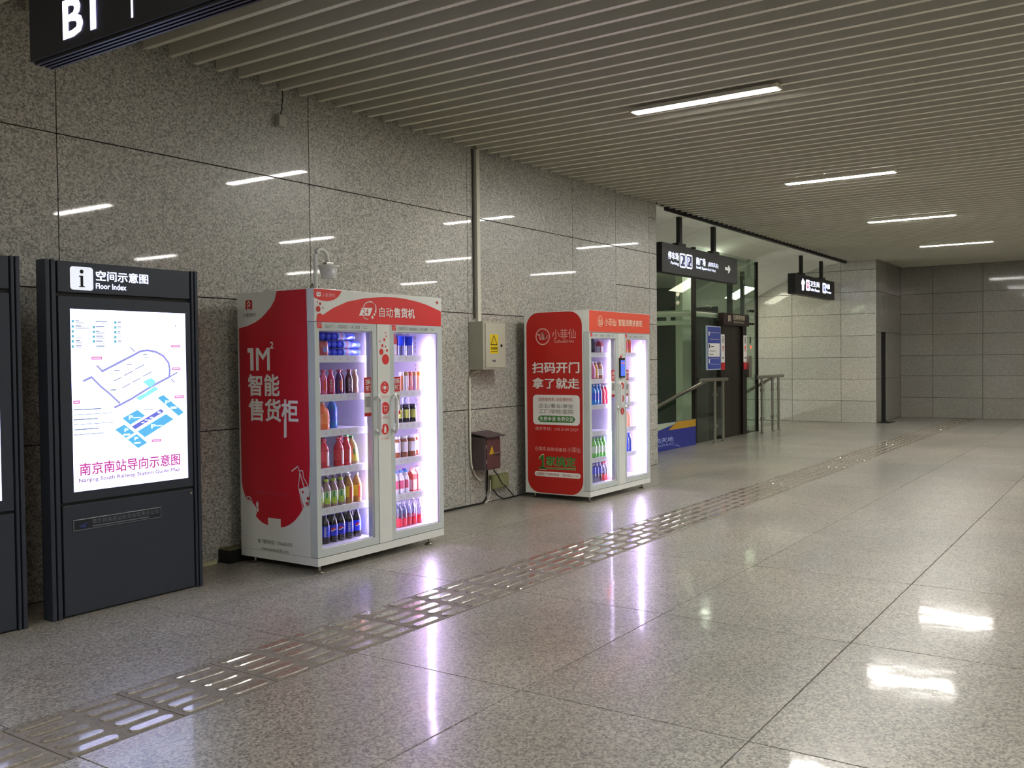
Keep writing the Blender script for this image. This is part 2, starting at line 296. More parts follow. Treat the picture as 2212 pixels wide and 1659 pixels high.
D={'roads':[([(3.3394,1.4621),(3.4631,1.5185),(3.5619,1.564),(3.6124,1.5881),(3.6631,1.5939),(3.7228,1.5846),(3.7787,1.5581),(3.8174,1.5122),(3.8252,1.4661),(3.8197,1.4203),(3.7355,1.3841),(3.6575,1.3486),(3.5432,1.2893),(3.4651,1.2559),(3.4207,1.2379)],0.01),([(3.2771,1.4294),(3.3335,1.3727),(3.3949,1.324),(3.4612,1.2633)],0.009),([(3.2199,1.4076),(3.281,1.4328)],0.01),([(3.8242,1.4221),(3.883,1.4499)],0.007),([(3.3095,1.5018),(3.3435,1.4692)],0.008),([(3.5404,1.6137),(3.5727,1.5843)],0.006),([(3.8327,1.4066),(3.859,1.3829)],0.006)],'platforms':[([(3.4205,1.4029),(3.4751,1.4253)],0.0045),([(3.4915,1.436),(3.5576,1.4643)],0.0045),([(3.5702,1.4734),(3.6377,1.5023)],0.0045),([(3.4796,1.3595),(3.5352,1.3854)],0.0045),([(3.5497,1.3925),(3.6084,1.4171)],0.0045),([(3.6255,1.4279),(3.6898,1.4567)],0.0045)],'lots':[[(3.6226,1.3944),(3.6846,1.4173),(3.7163,1.3959),(3.7116,1.3771),(3.6747,1.3556)],[(3.5702,1.2938),(3.601,1.2759),(3.739,1.3442),(3.7091,1.3621),(3.6356,1.3193)]],'lots2':[[(3.729,1.2877),(3.773,1.3051),(3.9269,1.1848),(3.8855,1.1617)],[(3.4752,1.1694),(3.5809,1.2173),(3.6366,1.1772),(3.5292,1.1258)],[(3.4235,1.1015),(3.4864,1.1303),(3.5589,1.0739),(3.4967,1.0452)],[(3.5086,1.0333),(3.5732,1.0648),(3.6474,1.004),(3.5815,0.9738)],[(3.5777,1.0801),(3.7899,1.1803),(3.8468,1.1427),(3.6313,1.039)]],'road3':[[(3.5392,1.1141),(3.7534,1.2146),(3.7749,1.1964),(3.5614,1.0942)]],'tags':[(3.2763,1.5362,3.3474,1.5549),(3.837,1.6138,3.9089,1.6319),(3.8403,1.4649,3.9064,1.4834),(3.8571,1.2793,3.9295,1.2978),(3.1541,1.2723,3.1967,1.2929),(3.6798,1.0045,3.7512,1.0209)],'icons':[(3.1554,1.758,3.1701,1.7733),(3.1547,1.7266,3.1694,1.7419),(3.154,1.6977,3.1687,1.713),(3.1534,1.6688,3.1681,1.6841),(3.1526,1.6378,3.1673,1.6531),(3.1519,1.6071,3.1666,1.6225),(3.289,1.7269,3.3043,1.7425),(3.2883,1.6967,3.3036,1.7123),(3.2876,1.6683,3.3029,1.6839),(3.287,1.6391,3.3023,1.6548),(3.433,1.7574,3.449,1.7733),(3.4323,1.7273,3.4483,1.7432),(3.4317,1.6976,3.4476,1.7135),(3.4309,1.6667,3.4469,1.6827),(3.4303,1.6395,3.4463,1.6555)],'lines':[(3.1782,1.7651,3.2042,1.7713),(3.1816,1.7544,3.2357,1.7586),(3.1793,1.7351,3.2165,1.7414),(3.1798,1.7246,3.2689,1.7288),(3.1795,1.6655,3.2186,1.669),(3.1791,1.6469,3.2051,1.6532),(3.1799,1.6364,3.2171,1.6399),(3.1784,1.6168,3.2156,1.6231),(3.1792,1.6063,3.2134,1.6098),(3.3088,1.766,3.3856,1.771),(3.3097,1.7574,3.3658,1.7604),(3.3093,1.7361,3.3654,1.7425),(3.309,1.7296,3.3613,1.7324),(3.3086,1.706,3.3336,1.7125),(3.3102,1.6965,3.3683,1.7001),(3.3098,1.6759,3.3543,1.6824),(3.3095,1.6657,3.3676,1.6692),(3.3072,1.6463,3.3536,1.6527),(3.3088,1.6357,3.3669,1.6392),(3.3084,1.6156,3.3646,1.622),(3.31,1.6049,3.3642,1.6084),(3.4549,1.7653,3.479,1.7719),(3.4546,1.7551,3.4707,1.7587),(3.4542,1.7359,3.4804,1.7417),(3.454,1.7261,3.4801,1.7297),(3.4555,1.7057,3.4756,1.7115),(3.4553,1.6959,3.4733,1.6995),(3.4557,1.6778,3.487,1.6814),(3.4562,1.6482,3.4803,1.654),(3.4571,1.6369,3.478,1.6405),(3.6288,1.5647,3.6604,1.5706),(3.6388,1.5455,3.6684,1.5486),(3.7192,1.6126,3.7452,1.6156),(3.3801,1.4457,3.4077,1.4493),(3.424,1.4656,3.466,1.4699),(3.5094,1.5022,3.5523,1.5066),(3.3995,1.345,3.4352,1.3522),(3.1529,1.2342,3.3343,1.2406),(3.1522,1.2058,3.4081,1.2094),(3.1534,1.1748,3.3097,1.1811),(3.1526,1.1468,3.4187,1.1504),(3.1531,1.1153,3.3141,1.1216),(3.1523,1.0857,3.3502,1.09),(3.6312,1.2148,3.6929,1.2193)],'cn_title':(3.1853,0.8389,3.8899,0.9158),'en_title':(3.1791,0.7923,3.8868,0.8234),'mapmarks':[(3.5203,1.1587,3.5491,1.1845),(3.4879,1.0826,3.5144,1.1046),(3.5562,1.0259,3.5832,1.0463),(3.6778,1.0929,3.7122,1.1193),(3.7853,1.2447,3.8206,1.2676)],'mapbars':[(3.5487,1.1656,3.6028,1.1711),(3.7119,1.1046,3.7598,1.1099),(3.479,1.0604,3.5259,1.0714),(3.5534,1.0031,3.5991,1.0124),(3.8242,1.212,3.8711,1.2254),(3.7269,1.188,3.7487,1.1983),(3.6703,1.1578,3.6939,1.1671),(3.6318,1.1454,3.6679,1.1521),(3.6083,1.1303,3.6294,1.1385)],'north':[(3.862,1.751),(3.882,1.7642),(3.8762,1.7436),(3.8719,1.7535)],'i_plate':(3.1542,1.9543,3.3016,2.0932),'k_cn':(3.3202,2.0173,3.6806,2.0791),'k_en':(3.3185,1.968,3.5239,2.0027),'plaque':(3.1379,0.5094,3.7394,0.5796),'plq_cn':(3.2501,0.5367,3.718,0.5707),'plq_en':(3.2493,0.519,3.6338,0.5373),'s_red':[(5.2488,2.0275),(5.2725,1.9635),(5.3132,1.9147),(5.3659,1.8735),(5.4149,1.8406),(5.483,1.8087),(5.5692,1.7839),(5.6685,1.7678),(5.6677,0.6209),(5.6537,0.5587),(5.6389,0.5247),(5.6191,0.4842),(5.5776,0.4803),(5.537,0.4555),(5.507,0.4232),(5.5028,0.3889),(5.5162,0.3669),(5.4836,0.342),(5.4399,0.3199),(5.3833,0.3077),(5.3255,0.302),(5.269,0.3026),(5.2125,0.3098),(5.1561,0.3314),(5.0999,0.365),(5.0487,0.4128),(5.0107,0.4626),(4.9898,0.5074),(4.9499,0.613),(4.9366,0.7921),(4.942,1.7782),(4.9457,2.0265)],'s_1m':(5.5762,1.4503,5.3325,1.618),'s_2':(5.3279,1.6105,5.2918,1.6612),'s_zn':(5.5746,1.2622,5.2343,1.4227),'s_shg':(5.5732,1.0751,5.0436,1.2423),'s_tail':[(5.1934,1.0985),(5.1667,1.0992),(5.1684,0.9682),(5.1968,0.9604)],'s_slog':(5.5037,0.532,5.1337,0.5576),'s_tel':(5.4976,0.1689,5.1301,0.2014),'s_web':(5.4581,0.1193,5.1702,0.1449),'s_logo':(5.59,1.9005,5.5154,1.9745),'s_lname':(5.6211,1.8505,5.4797,1.878),'s_qr':(5.3818,0.2369,5.2454,0.3652),'s_bottle':[(5.039,0.7302),(5.0082,0.7319),(4.9999,0.6826),(4.9475,0.6164),(4.9365,0.5874),(4.9528,0.487),(4.9907,0.4708),(5.0144,0.4623),(5.0276,0.5079),(5.0406,0.5602),(5.0558,0.6192),(5.0451,0.6699)],'s_botfill':[(5.0444,0.5999),(4.9613,0.6254),(4.9365,0.5874),(4.9328,0.5447),(4.9528,0.487),(5.0001,0.4701),(5.0225,0.5216)],'s_straw':[(5.1227,0.7221),(5.0596,0.7607),(5.0527,0.7527),(4.9968,0.6164)],'s_dots':[(4.9587,0.5379),(4.9689,0.5007),(5.0094,0.5791)],'s_slice':[(5.5909,0.4688)],'s_leaf':[(5.4961,0.4517),(5.4919,0.414)],'h_arc':[(4.7162,1.7948),(4.7192,1.8196),(4.7237,1.8434),(4.7393,1.8534),(4.7595,1.8541),(4.7756,1.844),(4.7879,1.8468),(4.8843,1.8971),(5.0304,1.949),(5.2083,1.9822),(5.3466,1.996),(5.4412,2.0027),(5.5673,2.0058),(5.6867,1.9992),(5.8197,1.9855),(5.9458,1.9641),(6.1269,1.9179),(6.1255,1.7951),(5.3893,1.7924)],'h_semi':[(4.6964,2.0258),(4.9717,2.0253),(4.9558,2.0002),(4.9323,1.9765),(4.8982,1.958),(4.8603,1.9471),(4.8229,1.9424),(4.7859,1.9425),(4.7413,1.9492),(4.695,1.9646)],'h_dots':[((4.7359,1.884),0.0215),((4.7545,1.9214),0.0105),((4.7288,1.9321),0.006),((4.7824,1.893),0.006),((6.0764,1.9884),0.013)],'h_24p':[(5.1816,1.9111),(5.2965,1.9126),(5.2649,1.8528),(5.1489,1.8507)],'h_24':(5.1841,1.8602,5.2659,1.9032),'h_arcline':[(5.198,1.9193),(5.2092,1.9366),(5.2303,1.9501),(5.2533,1.9574),(5.2855,1.9589)],'h_arcline2':[(5.1946,1.8442),(5.2097,1.834),(5.2278,1.8283),(5.246,1.827)],'h_arrow':[(5.2737,1.9659),(5.304,1.9585),(5.2788,1.9498)],'h_bits':[(5.3102,1.9493),(5.3267,1.9373),(5.3338,1.9218),(5.3335,1.904),(5.3303,1.8867),(5.3159,1.8653),(5.2941,1.843)],'h_cn':(5.3713,1.8488,5.7874,1.9253),'h_cnA':(5.3713,1.8486,5.5265,1.9233),'h_cnB':(5.5382,1.8483,5.7874,1.9261),'h_logo':(4.7208,1.9722,4.7612,2.0057),'h_lname':(4.7708,1.972,4.9033,2.0004),'c_dots':[((5.4312,1.5241),0.04),((5.3849,1.5819),0.024),((5.3973,1.63),0.0115),((5.4201,1.6751),0.0115),((5.4499,1.5917),0.011),((5.4336,1.728),0.006),((5.4445,1.7012),0.007),((5.4333,1.6225),0.007),((5.3706,1.6617),0.006)],'c_icons':[((5.4172,1.3074),0.0475),((5.4186,1.1489),0.0475),((5.4141,0.9878),0.042)],'d_tagL':[(4.7192,1.7842),(4.7621,1.7836),(4.7712,1.753),(4.7266,1.7549)],'d_tagR':[(5.5187,1.7835),(5.5627,1.7826),(5.567,1.7534),(5.5249,1.7544)],'d_textL':(4.815,1.7561,5.1858,1.7711),'d_textR':(5.6099,1.7555,5.9827,1.7716),'d_stL':[(5.2069,1.3301,5.2856,1.3969),(5.2089,1.2348,5.2859,1.3231),(5.2087,1.2079,5.2876,1.2268)],'d_stR':[(5.5369,1.326,5.616,1.3944),(5.5412,1.2385,5.6144,1.3177)],'v2_rr':(5.6457,0.0468,4.9131,2.0304),'v2_circ':[(5.4443,1.7618)],'v2_circr':0.0911,'v2_xian':(5.506,1.7145,5.3839,1.8232),'v2_xfx':(5.3254,1.7323,5.032,1.8342),'v2_cd':(5.3005,1.6915,5.0531,1.7216),'v2_a':(5.5815,1.3659,4.9898,1.4849),'v2_b':(5.5819,1.1987,4.99,1.3161),'v2_box':(5.5774,0.8082,4.9895,1.1302),'v2_c':(5.5022,1.0641,5.0748,1.1028),'v2_d':(5.5034,0.9895,5.0707,1.0353),'v2_e':(5.5024,0.928,5.0697,0.9767),'v2_pill':(5.5136,0.8357,5.0474,0.9066),'v2_f':(5.4921,0.8475,5.0665,0.8969),'v2_g':(5.5498,0.7444,5.0143,0.7844),'v2_h1':(5.5567,0.5219,5.4057,0.5694),'v2_h2':(5.3973,0.5231,5.1586,0.5642),'v2_h3':(5.1444,0.521,4.9879,0.5755),'v2_i1':(5.5057,0.3257,5.4196,0.479),'v2_i2':(5.4197,0.3586,5.0422,0.4721),'v2_ul':[(5.5091,0.3419),(5.0435,0.351),(5.0437,0.3317),(5.5093,0.3251)],'v2_pill2':(5.5644,0.2445,4.985,0.2994),'v2_j':(5.5428,0.2577,5.0113,0.2876),'v2_hd1':[(8.8466,1.9149)],'v2_hdr':0.0589,'v2_hxian':(8.8072,1.8734,8.8902,1.9495),'v2_h_a':(8.941,1.8695,9.1991,1.953),'v2_h_b':(9.2569,1.8773,9.8495,1.9524),'s2_tcc':(12.8598,2.9918,13.2362,3.1087),'s2_park':(12.9528,2.9104,13.2339,2.9661),'s2_p4':(13.2762,2.8978,13.4944,3.1147),'s2_p6':(13.5227,2.9007,13.7486,3.1193),'s2_ngc':(13.9026,2.9864,14.2736,3.1081),'s2_nsg':(13.9006,2.9147,14.3569,2.9707),'s2_ghn':(14.3817,2.9838,14.8187,3.0705),'s2_rail':(14.3801,2.9154,14.6983,2.9657),'s2_arrow':[(15.1128,3.0421),(15.2576,3.0417),(15.2443,3.0776),(15.3011,3.0782),(15.3642,3.0178),(15.2993,2.9518),(15.2426,2.9503),(15.2603,2.991),(15.1121,2.9915)],'s3_ic':(20.0314,2.9321,20.2846,3.1654),'s3_wc':(20.3036,3.0396,21.0058,3.1631),'s3_wen':(20.2901,2.9415,21.017,3.0087),'s3_ic2':(21.2489,2.9422,21.51,3.1742),'s3_wc2':(21.5364,3.049,21.8169,3.1682),'s3_wen2':(21.5349,2.9568,21.9376,3.0107),'s3_arrow':[(19.8112,3.1778),(19.9539,3.1097),(19.944,3.0597),(19.9022,3.0501),(19.8963,2.937),(19.8199,2.9116),(19.7512,2.9288),(19.7478,3.0336),(19.7136,3.0455),(19.7142,3.0945)],'s2_box':[(12.6535,3.2037),(15.6919,3.2445),(12.6467,2.7842),(15.6641,2.8191),(12.4971,3.1884),(13.3102,3.3028),(14.6484,3.247)],'s3_box':[(19.3105,3.2274),(22.4173,3.2739),(19.3061,2.828),(22.4139,2.8753),(18.8621,3.2144),(19.8413,3.3327),(21.3305,3.3386)],'s1_B1':[(3.7112,2.8422),(3.7052,2.9913),(3.4824,2.8326),(3.4733,2.9533)],'s1_bar':[(3.2508,2.9037),(3.2463,2.8354),(3.2327,2.8325),(3.2253,2.898)],'s1_tip':[(2.9903,2.8456),(2.9787,2.8372),(2.9629,2.8395)],'e_sign':(16.764,2.1249,18.0978,2.3651),'e_sym':(17.0024,2.2035,17.1295,2.3222),'e_cn':(17.2499,2.2427,17.8722,2.3428),'e_en':(17.2886,2.186,17.8493,2.2231),'e_board':(16.0943,1.297,16.7556,2.1069),'e_bw':(16.1378,1.5394,16.6872,1.7881),'e_stL':(16.7618,1.5352,16.9253,1.9499),'e_stLr':(16.7644,1.44,16.9194,1.5352),'e_stR':(17.8761,1.5599,18.0572,1.9708),'e_stRr':(17.8799,1.4623,18.0515,1.5461),'e_btn':(17.9989,1.1264,18.182,1.5476),'e_led':(18.0594,1.3718,18.156,1.4166),'e_door':(16.9275,0.0566,17.8971,2.1105),'e_frame':(16.7726,0.0543,18.1268,2.1197),'e_clips':[(15.8672,2.5036),(15.8646,2.3288)],'hoard':[(13.9125,0.0027),(15.4338,0.0185),(15.4403,0.4497),(15.4383,0.3196),(13.9194,0.4312),(14.2369,0.4266),(14.6598,0.4864)],'hd_cn':(13.8959,0.1331,14.4967,0.215),'hd_en':(13.9397,0.0734,14.5122,0.1112),'hd_ar':[(14.5707,0.055),(14.658,0.0538),(14.7457,0.0233)],'pale':[22.0264,22.5457,22.924,23.3453],'col':[17.1721,17.7853],'eb_body':(7.8024,1.4154,8.2035,1.9111),'eb_yel':(7.9076,1.5789,8.0533,1.7809),'eb_tri':[(7.9772,1.7695),(7.9224,1.6718),(8.0334,1.6727)],'eb_txt':(7.9219,1.6189,8.0423,1.6496),'eb_txt2':(7.9211,1.5963,8.0415,1.6096),'eb_lock':[(8.1098,1.6639)],'eb_plate':(7.9483,1.4949,8.0084,1.5149),'rb_body':(7.8103,0.3809,8.1011,0.7267),'rb_tri':[(7.9359,0.627),(7.8842,0.5357),(7.9743,0.5365)],'rb_h':[(7.9632,0.541),(8.0751,0.5459)],'gb':(8.1605,0.1353,8.4348,0.2769),'cab1':[(7.8065,0.8331),(7.8176,0.6582),(7.8378,0.453),(7.9031,0.2827),(7.962,0.2498)],'cab1t':[(7.7699,1.4025),(7.7716,1.1504),(7.7845,0.9106)],'cab2':[(8.0543,0.3568),(8.1553,0.278),(8.2369,0.1912),(8.3311,0.1442)],'cab3':[(8.1264,0.2536),(8.1146,0.1715),(8.0769,0.0748),(8.0305,0.0333),(7.6965,0.0302)],'cab4':[(8.1293,0.1367),(8.2005,0.0683),(8.2626,0.0304),(8.3259,0.0254)],'sbox':[(5.2429,3.4933),(5.3186,3.415)],'scab':[(5.302,3.6868),(5.2874,3.5836),(5.2704,3.5154)]}
# ------------------------------------------------------------------ floor
XJ = [3.53+1.52*k for k in range(-5, 15)]           # cross joints
floor = part('floor', B(-4.2,-9.2,-.06,12.3,5.9,-.02).box(12.3,-9.2,-.06,22.3,6.7,-.02).box(19.0,6.7,-.06,22.3,7.45,-.02).box(22.3,-9.2,-.06,24.9,5.2,-.02), GROUT, kind='structure')
_tm = {}
def slab(nm, x0, y0, x1, y1, m, parent, z0=-.02, z1=0., gap=.003):
    k = (nm, round(x1-x0, 3), round(y1-y0, 3), z1)
    if k not in _tm:
        hx, hy = (x1-x0)/2-gap, (y1-y0)/2-gap
        _tm[k] = B(-hx,-hy,z0,hx,hy,z1).mesh(nm, bevel=.0015); _tm[k].materials.append(m)
    return put(nm, _tm[k], m, parent, loc=((x0+x1)/2, (y0+y1)/2, 0))
YR = [(3.91,4.875),(4.875,5.84)] + [(2.37,3.40),(1.297,2.37)] + [(1.297-1.075*(k+1), 1.297-1.075*k) for k in range(9)]
for i in range(len(XJ)-1):
    a, b = XJ[i], XJ[i+1]
    if a > 24.8: break
    b = min(b, 24.85)
    if b-a < .1: continue
    for (c, d) in YR:
        if d < -8.9: continue
        if a < 22.3 < b and d > 5.2:
            slab('floor_tile', a, c, 22.3, d, G_FLOOR, floor); continue
        if a > 22.3 and d > 5.2:
            if c < 5.15: slab('floor_tile', a, c, b, 5.15, G_FLOOR, floor)
            continue
        slab('floor_tile', a, c, b, d, G_FLOOR, floor)
    if a > 11 and a < 22.2:
        slab('floor_tile', max(a, 12.32), 5.84, min(b, 22.3), 6.7, G_FLOOR, floor)
slab('floor_tile', 19.0, 6.7, 20.6, 7.45, G_FLOOR, floor); slab('floor_tile', 20.6, 6.7, 22.3, 7.45, G_FLOOR, floor)
# tactile strip: one paving piece every two bars, five lanes of long bars on it
bar_me = MB()
def pill(L, W, h, n=5):
    p = []
    for cx, a0 in ((L/2-W/2, -90), (-(L/2-W/2), 90)):
        for k in range(n+1):
            a = math.radians(a0+180*k/n); p.append((cx+W/2*math.cos(a), W/2*math.sin(a)))
    m = MB(); n2 = len(p)
    vs = [(x, y, 0) for x, y in p]+[(x*.97, y*.88, h) for x, y in p]
    m.add(vs, [tuple(range(n2, 2*n2))]+[(k, (k+1) % n2, n2+(k+1) % n2, n2+k) for k in range(n2)])
    return m
G_BAR = granite('granite_tactile_bar', '#958e82', 90., rough=.26, coat=1., coat_rough=.07, contrast=.4, stain=.1)
bar_mesh = pill(.205, .058, .006).mesh('bar'); bar_mesh.materials.append(G_BAR)
barx_mesh = pill(.205, .058, .006)
slab('tactile_tile', 24.46, 3.40, 24.82, 3.91, G_TACT, floor, z1=-.0005)
far = MB(); nb = 0
P = .257
for k in range(-16, 78):
    xc = 4.166+P*k
    if xc > 24.5: break
    if k % 2 == 0 and xc+1.5*P < 24.6:
        tl = slab('tactile_tile', xc-P/2, 3.40, xc+1.5*P, 3.91, G_TACT, floor, z1=-.0005)
    for j in range(5):
        yc = 3.45+.1025*j
        if xc > 1.8 and xc < 16.5:
            put('bar', bar_mesh, G_BAR, tl, loc=(xc-tl.location.x, yc-tl.location.y, 0)); nb += 1
        else:
            q = [(v[0]+xc, v[1]+yc, v[2]) for v in barx_mesh.v]; far.add(q, barx_mesh.f)
part('tactile_bars', far, G_BAR, floor, kind='stuff')
# ------------------------------------------------------------------ walls
def rot_panels(nm, ups, m, parent, axis, pos, gap=.0038, depth=.02):
    """ups: list of (a0,z0,a1,z1); axis 'y' -> panel in plane y=pos facing -y ; 'x' -> plane x=pos facing -x"""
    for a0, z0, a1, z1 in ups:
        k = (nm, axis, round(a1-a0, 3), round(z1-z0, 3), m.name)
        if k not in _tm:
            h, v = (a1-a0)/2-gap, (z1-z0)/2-gap
            q = B(-h, 0, -v, h, depth, v) if axis == 'y' else B(0, -h, -v, depth, h, v)
            _tm[k] = q.mesh(nm, bevel=.0015); _tm[k].materials.append(m)
        c = ((a0+a1)/2, (z0+z1)/2)
        put(nm, _tm[k], m, parent, loc=(c[0], pos, c[1]) if axis == 'y' else (pos, c[0], c[1]))
wl = part('wall_left', B(-4.2,5.86,-.05,12.3,6.1,3.98), GROUT, kind='structure')
xs = [-4.2,-3.2,-1.0,1.2,3.4,5.6,7.8,9.94,11.06,12.06]
ps = []
for a, b in zip(xs, xs[1:]):
    for z0, z1 in ((0,1),(1,2),(2,3),(3,3.95)):
        if a > 11 and z0 == 2: ps += [(a,2,b,2.5),(a,2.5,b,3)]
        else: ps.append((a, z0, b, z1))
ps.remove((xs[5],0,xs[6],1)); ps += [(5.6,0,7.72,1),(7.72,0,7.8,1)]
z = 0
while z < 3.9:
    z1 = min(z+.5, 3.95); ps.append((12.06, z, 12.3, z1)); z += .5
rot_panels('wall_panel', ps, G_WALL, wl, 'y', 5.84)
# return of the wall into the stairwell
wr = part('wall_stair_left', B(12.1,6.1,-3,12.28,11.2,3.98), GROUT, kind='structure')
part('wall_panel', B(12.28,5.86,-3,12.3,11.2,3.95), G_WALL, wr)
# end wall behind the stairs (faces -x), its flank and the far wall
we = part('wall_stair_end', B(22.32,5.17,-3,22.5,11.2,3.98), GROUT, kind='structure')
ps = []
for i, zz in enumerate([0,.5,1.0,1.5,2.0,2.5,3.0,3.5]):
    z1 = min(zz+.5, 3.95)
    for a, b in ((5.15,5.93),(5.93,7.07),(7.07,8.2),(8.2,9.35),(9.35,11.2)): ps.append((a, zz, b, z1))
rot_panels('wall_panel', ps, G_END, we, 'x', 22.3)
part('wall_panel', B(22.302,7.5,-3,22.32,11.2,-.01), G_END, we)
wf = part('wall_flank', B(22.5,5.17,-.05,22.78,5.5,3.98).box(23.3,5.17,-.05,25.1,5.5,3.98).box(22.78,5.17,2.08,23.3,5.5,3.98), GROUT, kind='structure')
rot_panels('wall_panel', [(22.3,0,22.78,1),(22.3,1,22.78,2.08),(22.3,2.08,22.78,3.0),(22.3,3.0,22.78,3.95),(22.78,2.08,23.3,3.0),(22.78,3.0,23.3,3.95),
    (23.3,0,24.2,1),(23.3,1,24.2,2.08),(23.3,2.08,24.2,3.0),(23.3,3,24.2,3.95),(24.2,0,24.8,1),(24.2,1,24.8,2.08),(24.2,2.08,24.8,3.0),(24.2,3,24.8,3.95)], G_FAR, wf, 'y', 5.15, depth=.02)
d1 = part('door_1', B(22.79,5.26,0,23.29,5.30,2.07), mat('service_door_teal', '#3d5a5e', .5), kind='structure')
part('door_handle', MB().tube([(23.22,5.25,1.05),(23.12,5.25,1.05)], .01), STEEL, d1)
part('closer_box', B(22.82,5.18,1.98,23.2,5.255,2.06), mat('door_closer', '#1a1a18', .6), d1, bevel=.01)
wf2 = part('wall_far', B(24.82,-9.2,-.05,25.1,5.17,3.98), GROUT, kind='structure')
ps = []
for zz, z1 in ((0,.5),(.5,1.03),(1.03,1.53),(1.53,2.04),(2.04,2.55),(2.55,3.04),(3.04,3.95)):
    a = 5.15
    for wdt in (.75,1.1,1.1,1.1,1.1): ps.append((a-wdt, zz, a, z1)); a -= wdt
for zz, z1 in ((0,1.03),(1.03,2.04),(2.04,3.04),(3.04,3.95)):
    a = 0.0
    while a > -9: ps.append((max(a-2.25, -9.2), zz, a, z1)); a -= 2.25
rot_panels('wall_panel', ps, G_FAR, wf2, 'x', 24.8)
w3 = part('wall_right', B(-4.2,-9.2,-.05,24.9,-9.0,3.98), mat('plain_wall_right', '#8c887c', .6), kind='structure')
w4 = part('wall_back', B(-4.4,-9.2,-.05,-4.2,6.1,3.98), mat('plain_wall_back', '#7d7a70', .6), kind='structure')
# ------------------------------------------------------------------ slatted ceiling
ceiling = part('ceiling', B(-4.2,-9.2,3.95,25.1,5.86,4.05).box(12.3,5.78,3.72,22.3,5.86,4.05), VOID, kind='structure')
PIT = .2057
def slat_mesh(y1):
    k = ('slat', round(y1, 2))
    if k not in _tm:
        _tm[k] = B(-.02,-9.0,0,.02,y1,.125).mesh('slat'); _tm[k].materials.append(SLAT)
    return _tm[k]
k0 = -40; x = 4.038+PIT*k0
ns = 0
while x < 24.75:
    if x < 12.2: y1 = 5.80
    elif x < 22.25: y1 = 5.80-.006*max(0, x-13.5)
    else: y1 = 5.10
    put('slat', slat_mesh(y1), SLAT, ceiling, loc=(x, 0, 3.70)); ns += 1
    x += PIT
t1 = part('trim_1', MB().add([(12.6,5.855,3.665),(15.5,5.80,3.665),(22.28,5.79,3.665),(22.28,5.86,3.665),(12.6,5.86,3.665),(12.6,5.855,3.72),(15.5,5.80,3.72),(22.28,5.79,3.72),(22.28,5.86,3.72),(12.6,5.86,3.72)], [(4,3,2,1,0),(5,6,7,8,9),(0,1,6,5),(1,2,7,6),(2,3,8,7),(3,4,9,8),(4,0,5,9)]), TRIMB, kind='structure')
# ceiling tube lamps
for ri, yc in enumerate((3.13, -.62, -4.95)):
    for ci, xc in enumerate((-.8, 3.36, 7.51, 11.70, 15.83, 19.95)):
        rn = ('near row', 'middle row', 'far row')[ri]
        cn = ('behind the viewer', 'over the map kiosks', 'over the first vending machine', 'second of four going away', 'third of four going away', 'last before the end wall')[ci]
        t = thing('ceiling_lamp', ('unlit' if ci == 1 and ri == 0 else 'glowing')+' white tube lamp in the slatted ceiling, %s, %s' % (rn, cn), 'lamp', (xc, yc, 3.66), 'tube lamps in the slatted ceiling')
        part('lamp_housing', MB().box(xc-.064,yc-.66,3.69,xc+.064,yc+.66,3.70).box(xc-.064,yc-.66,3.669,xc-.057,yc+.66,3.69).box(xc+.057,yc-.66,3.669,xc+.064,yc+.66,3.69).box(xc-.057,yc-.66,3.669,xc+.057,yc-.637,3.69).box(xc-.057,yc+.637,3.669,xc+.057,yc+.66,3.69), SLAT, t)
        part('diffuser', B(xc-.056,yc-.636,3.667,xc+.056,yc+.636,3.689), LAMPM if (ci != 1 or ri > 0) else LAMPOFF, t)
# ------------------------------------------------------------------ stairwell
pts = [(5.86,3.70),(6.2,3.66),(6.53,3.575),(6.86,3.475),(7.19,3.353),(7.55,3.18),(7.93,2.99),(9,2.46),(11.2,1.38)]
m = MB()
for (a, za), (b, zb) in zip(pts, pts[1:]): m.box(12.3,a,0,22.3,b,0); n = len(m.v)
m.v = []; m.f = []
for (a, za), (b, zb) in zip(pts, pts[1:]):
    m.add([(12.3,a,za),(22.3,a,za),(22.3,b,zb),(12.3,b,zb),(12.3,a,za+.1),(22.3,a,za+.1),(22.3,b,zb+.1),(12.3,b,zb+.1)], [(0,1,2,3),(7,6,5,4),(0,4,5,1),(3,2,6,7)])
sc = part('ceiling_stair', m, WHITEC, kind='structure')
for i in range(1, 8):
    xx = 12.3+1.25*i
    mm = MB()
    for (a, za), (b, zb) in zip(pts[:7], pts[1:8]): mm.add([(xx-.003,a,za-.0015),(xx+.003,a,za-.0015),(xx+.003,b,zb-.0015),(xx-.003,b,zb-.0015)], [(0,1,2,3)])
    part('panel_joint', mm, mat('ceiling_joint', '#6d6d62', .8), sc)
part('wall_stair_back', B(12.1,11.2,-3,22.5,11.4,3.98), mat('stair_back_wall', '#8f9086', .7), kind='structure')
part('floor_lower', B(12.1,6.7,-3.1,22.5,11.2,-3.0), mat('lower_floor', '#b0ada2', .6), kind='structure')
part('wall_landing', B(12.3,6.66,-3.0,15.6,6.70,-.07), GROUT, kind='structure')
part('wall_landing_right', B(19.0,7.42,-3,22.3,7.45,-.07), GROUT, kind='structure')
part('wall_pit', B(15.6,6.62,-3.0,18.9,6.66,-.07), GROUT, kind='structure')
for nm_, x0, x1, ys, side in (('left', 12.3, 15.55, 6.72, 'left of the glass shaft behind the blue hoarding'), ('right', 19.05, 22.3, 7.47, 'right of the glass elevator shaft')):
    st = thing('staircase', 'granite staircase going down %s' % side, 'stairs', (x0, ys, 0), None)
    for k in range(9):
        part('step', B(x0+.01, ys+.3*k, -.17*(k+2), x1-.01, ys+.3*(k+1), -.17*(k+1)), G_END, st)
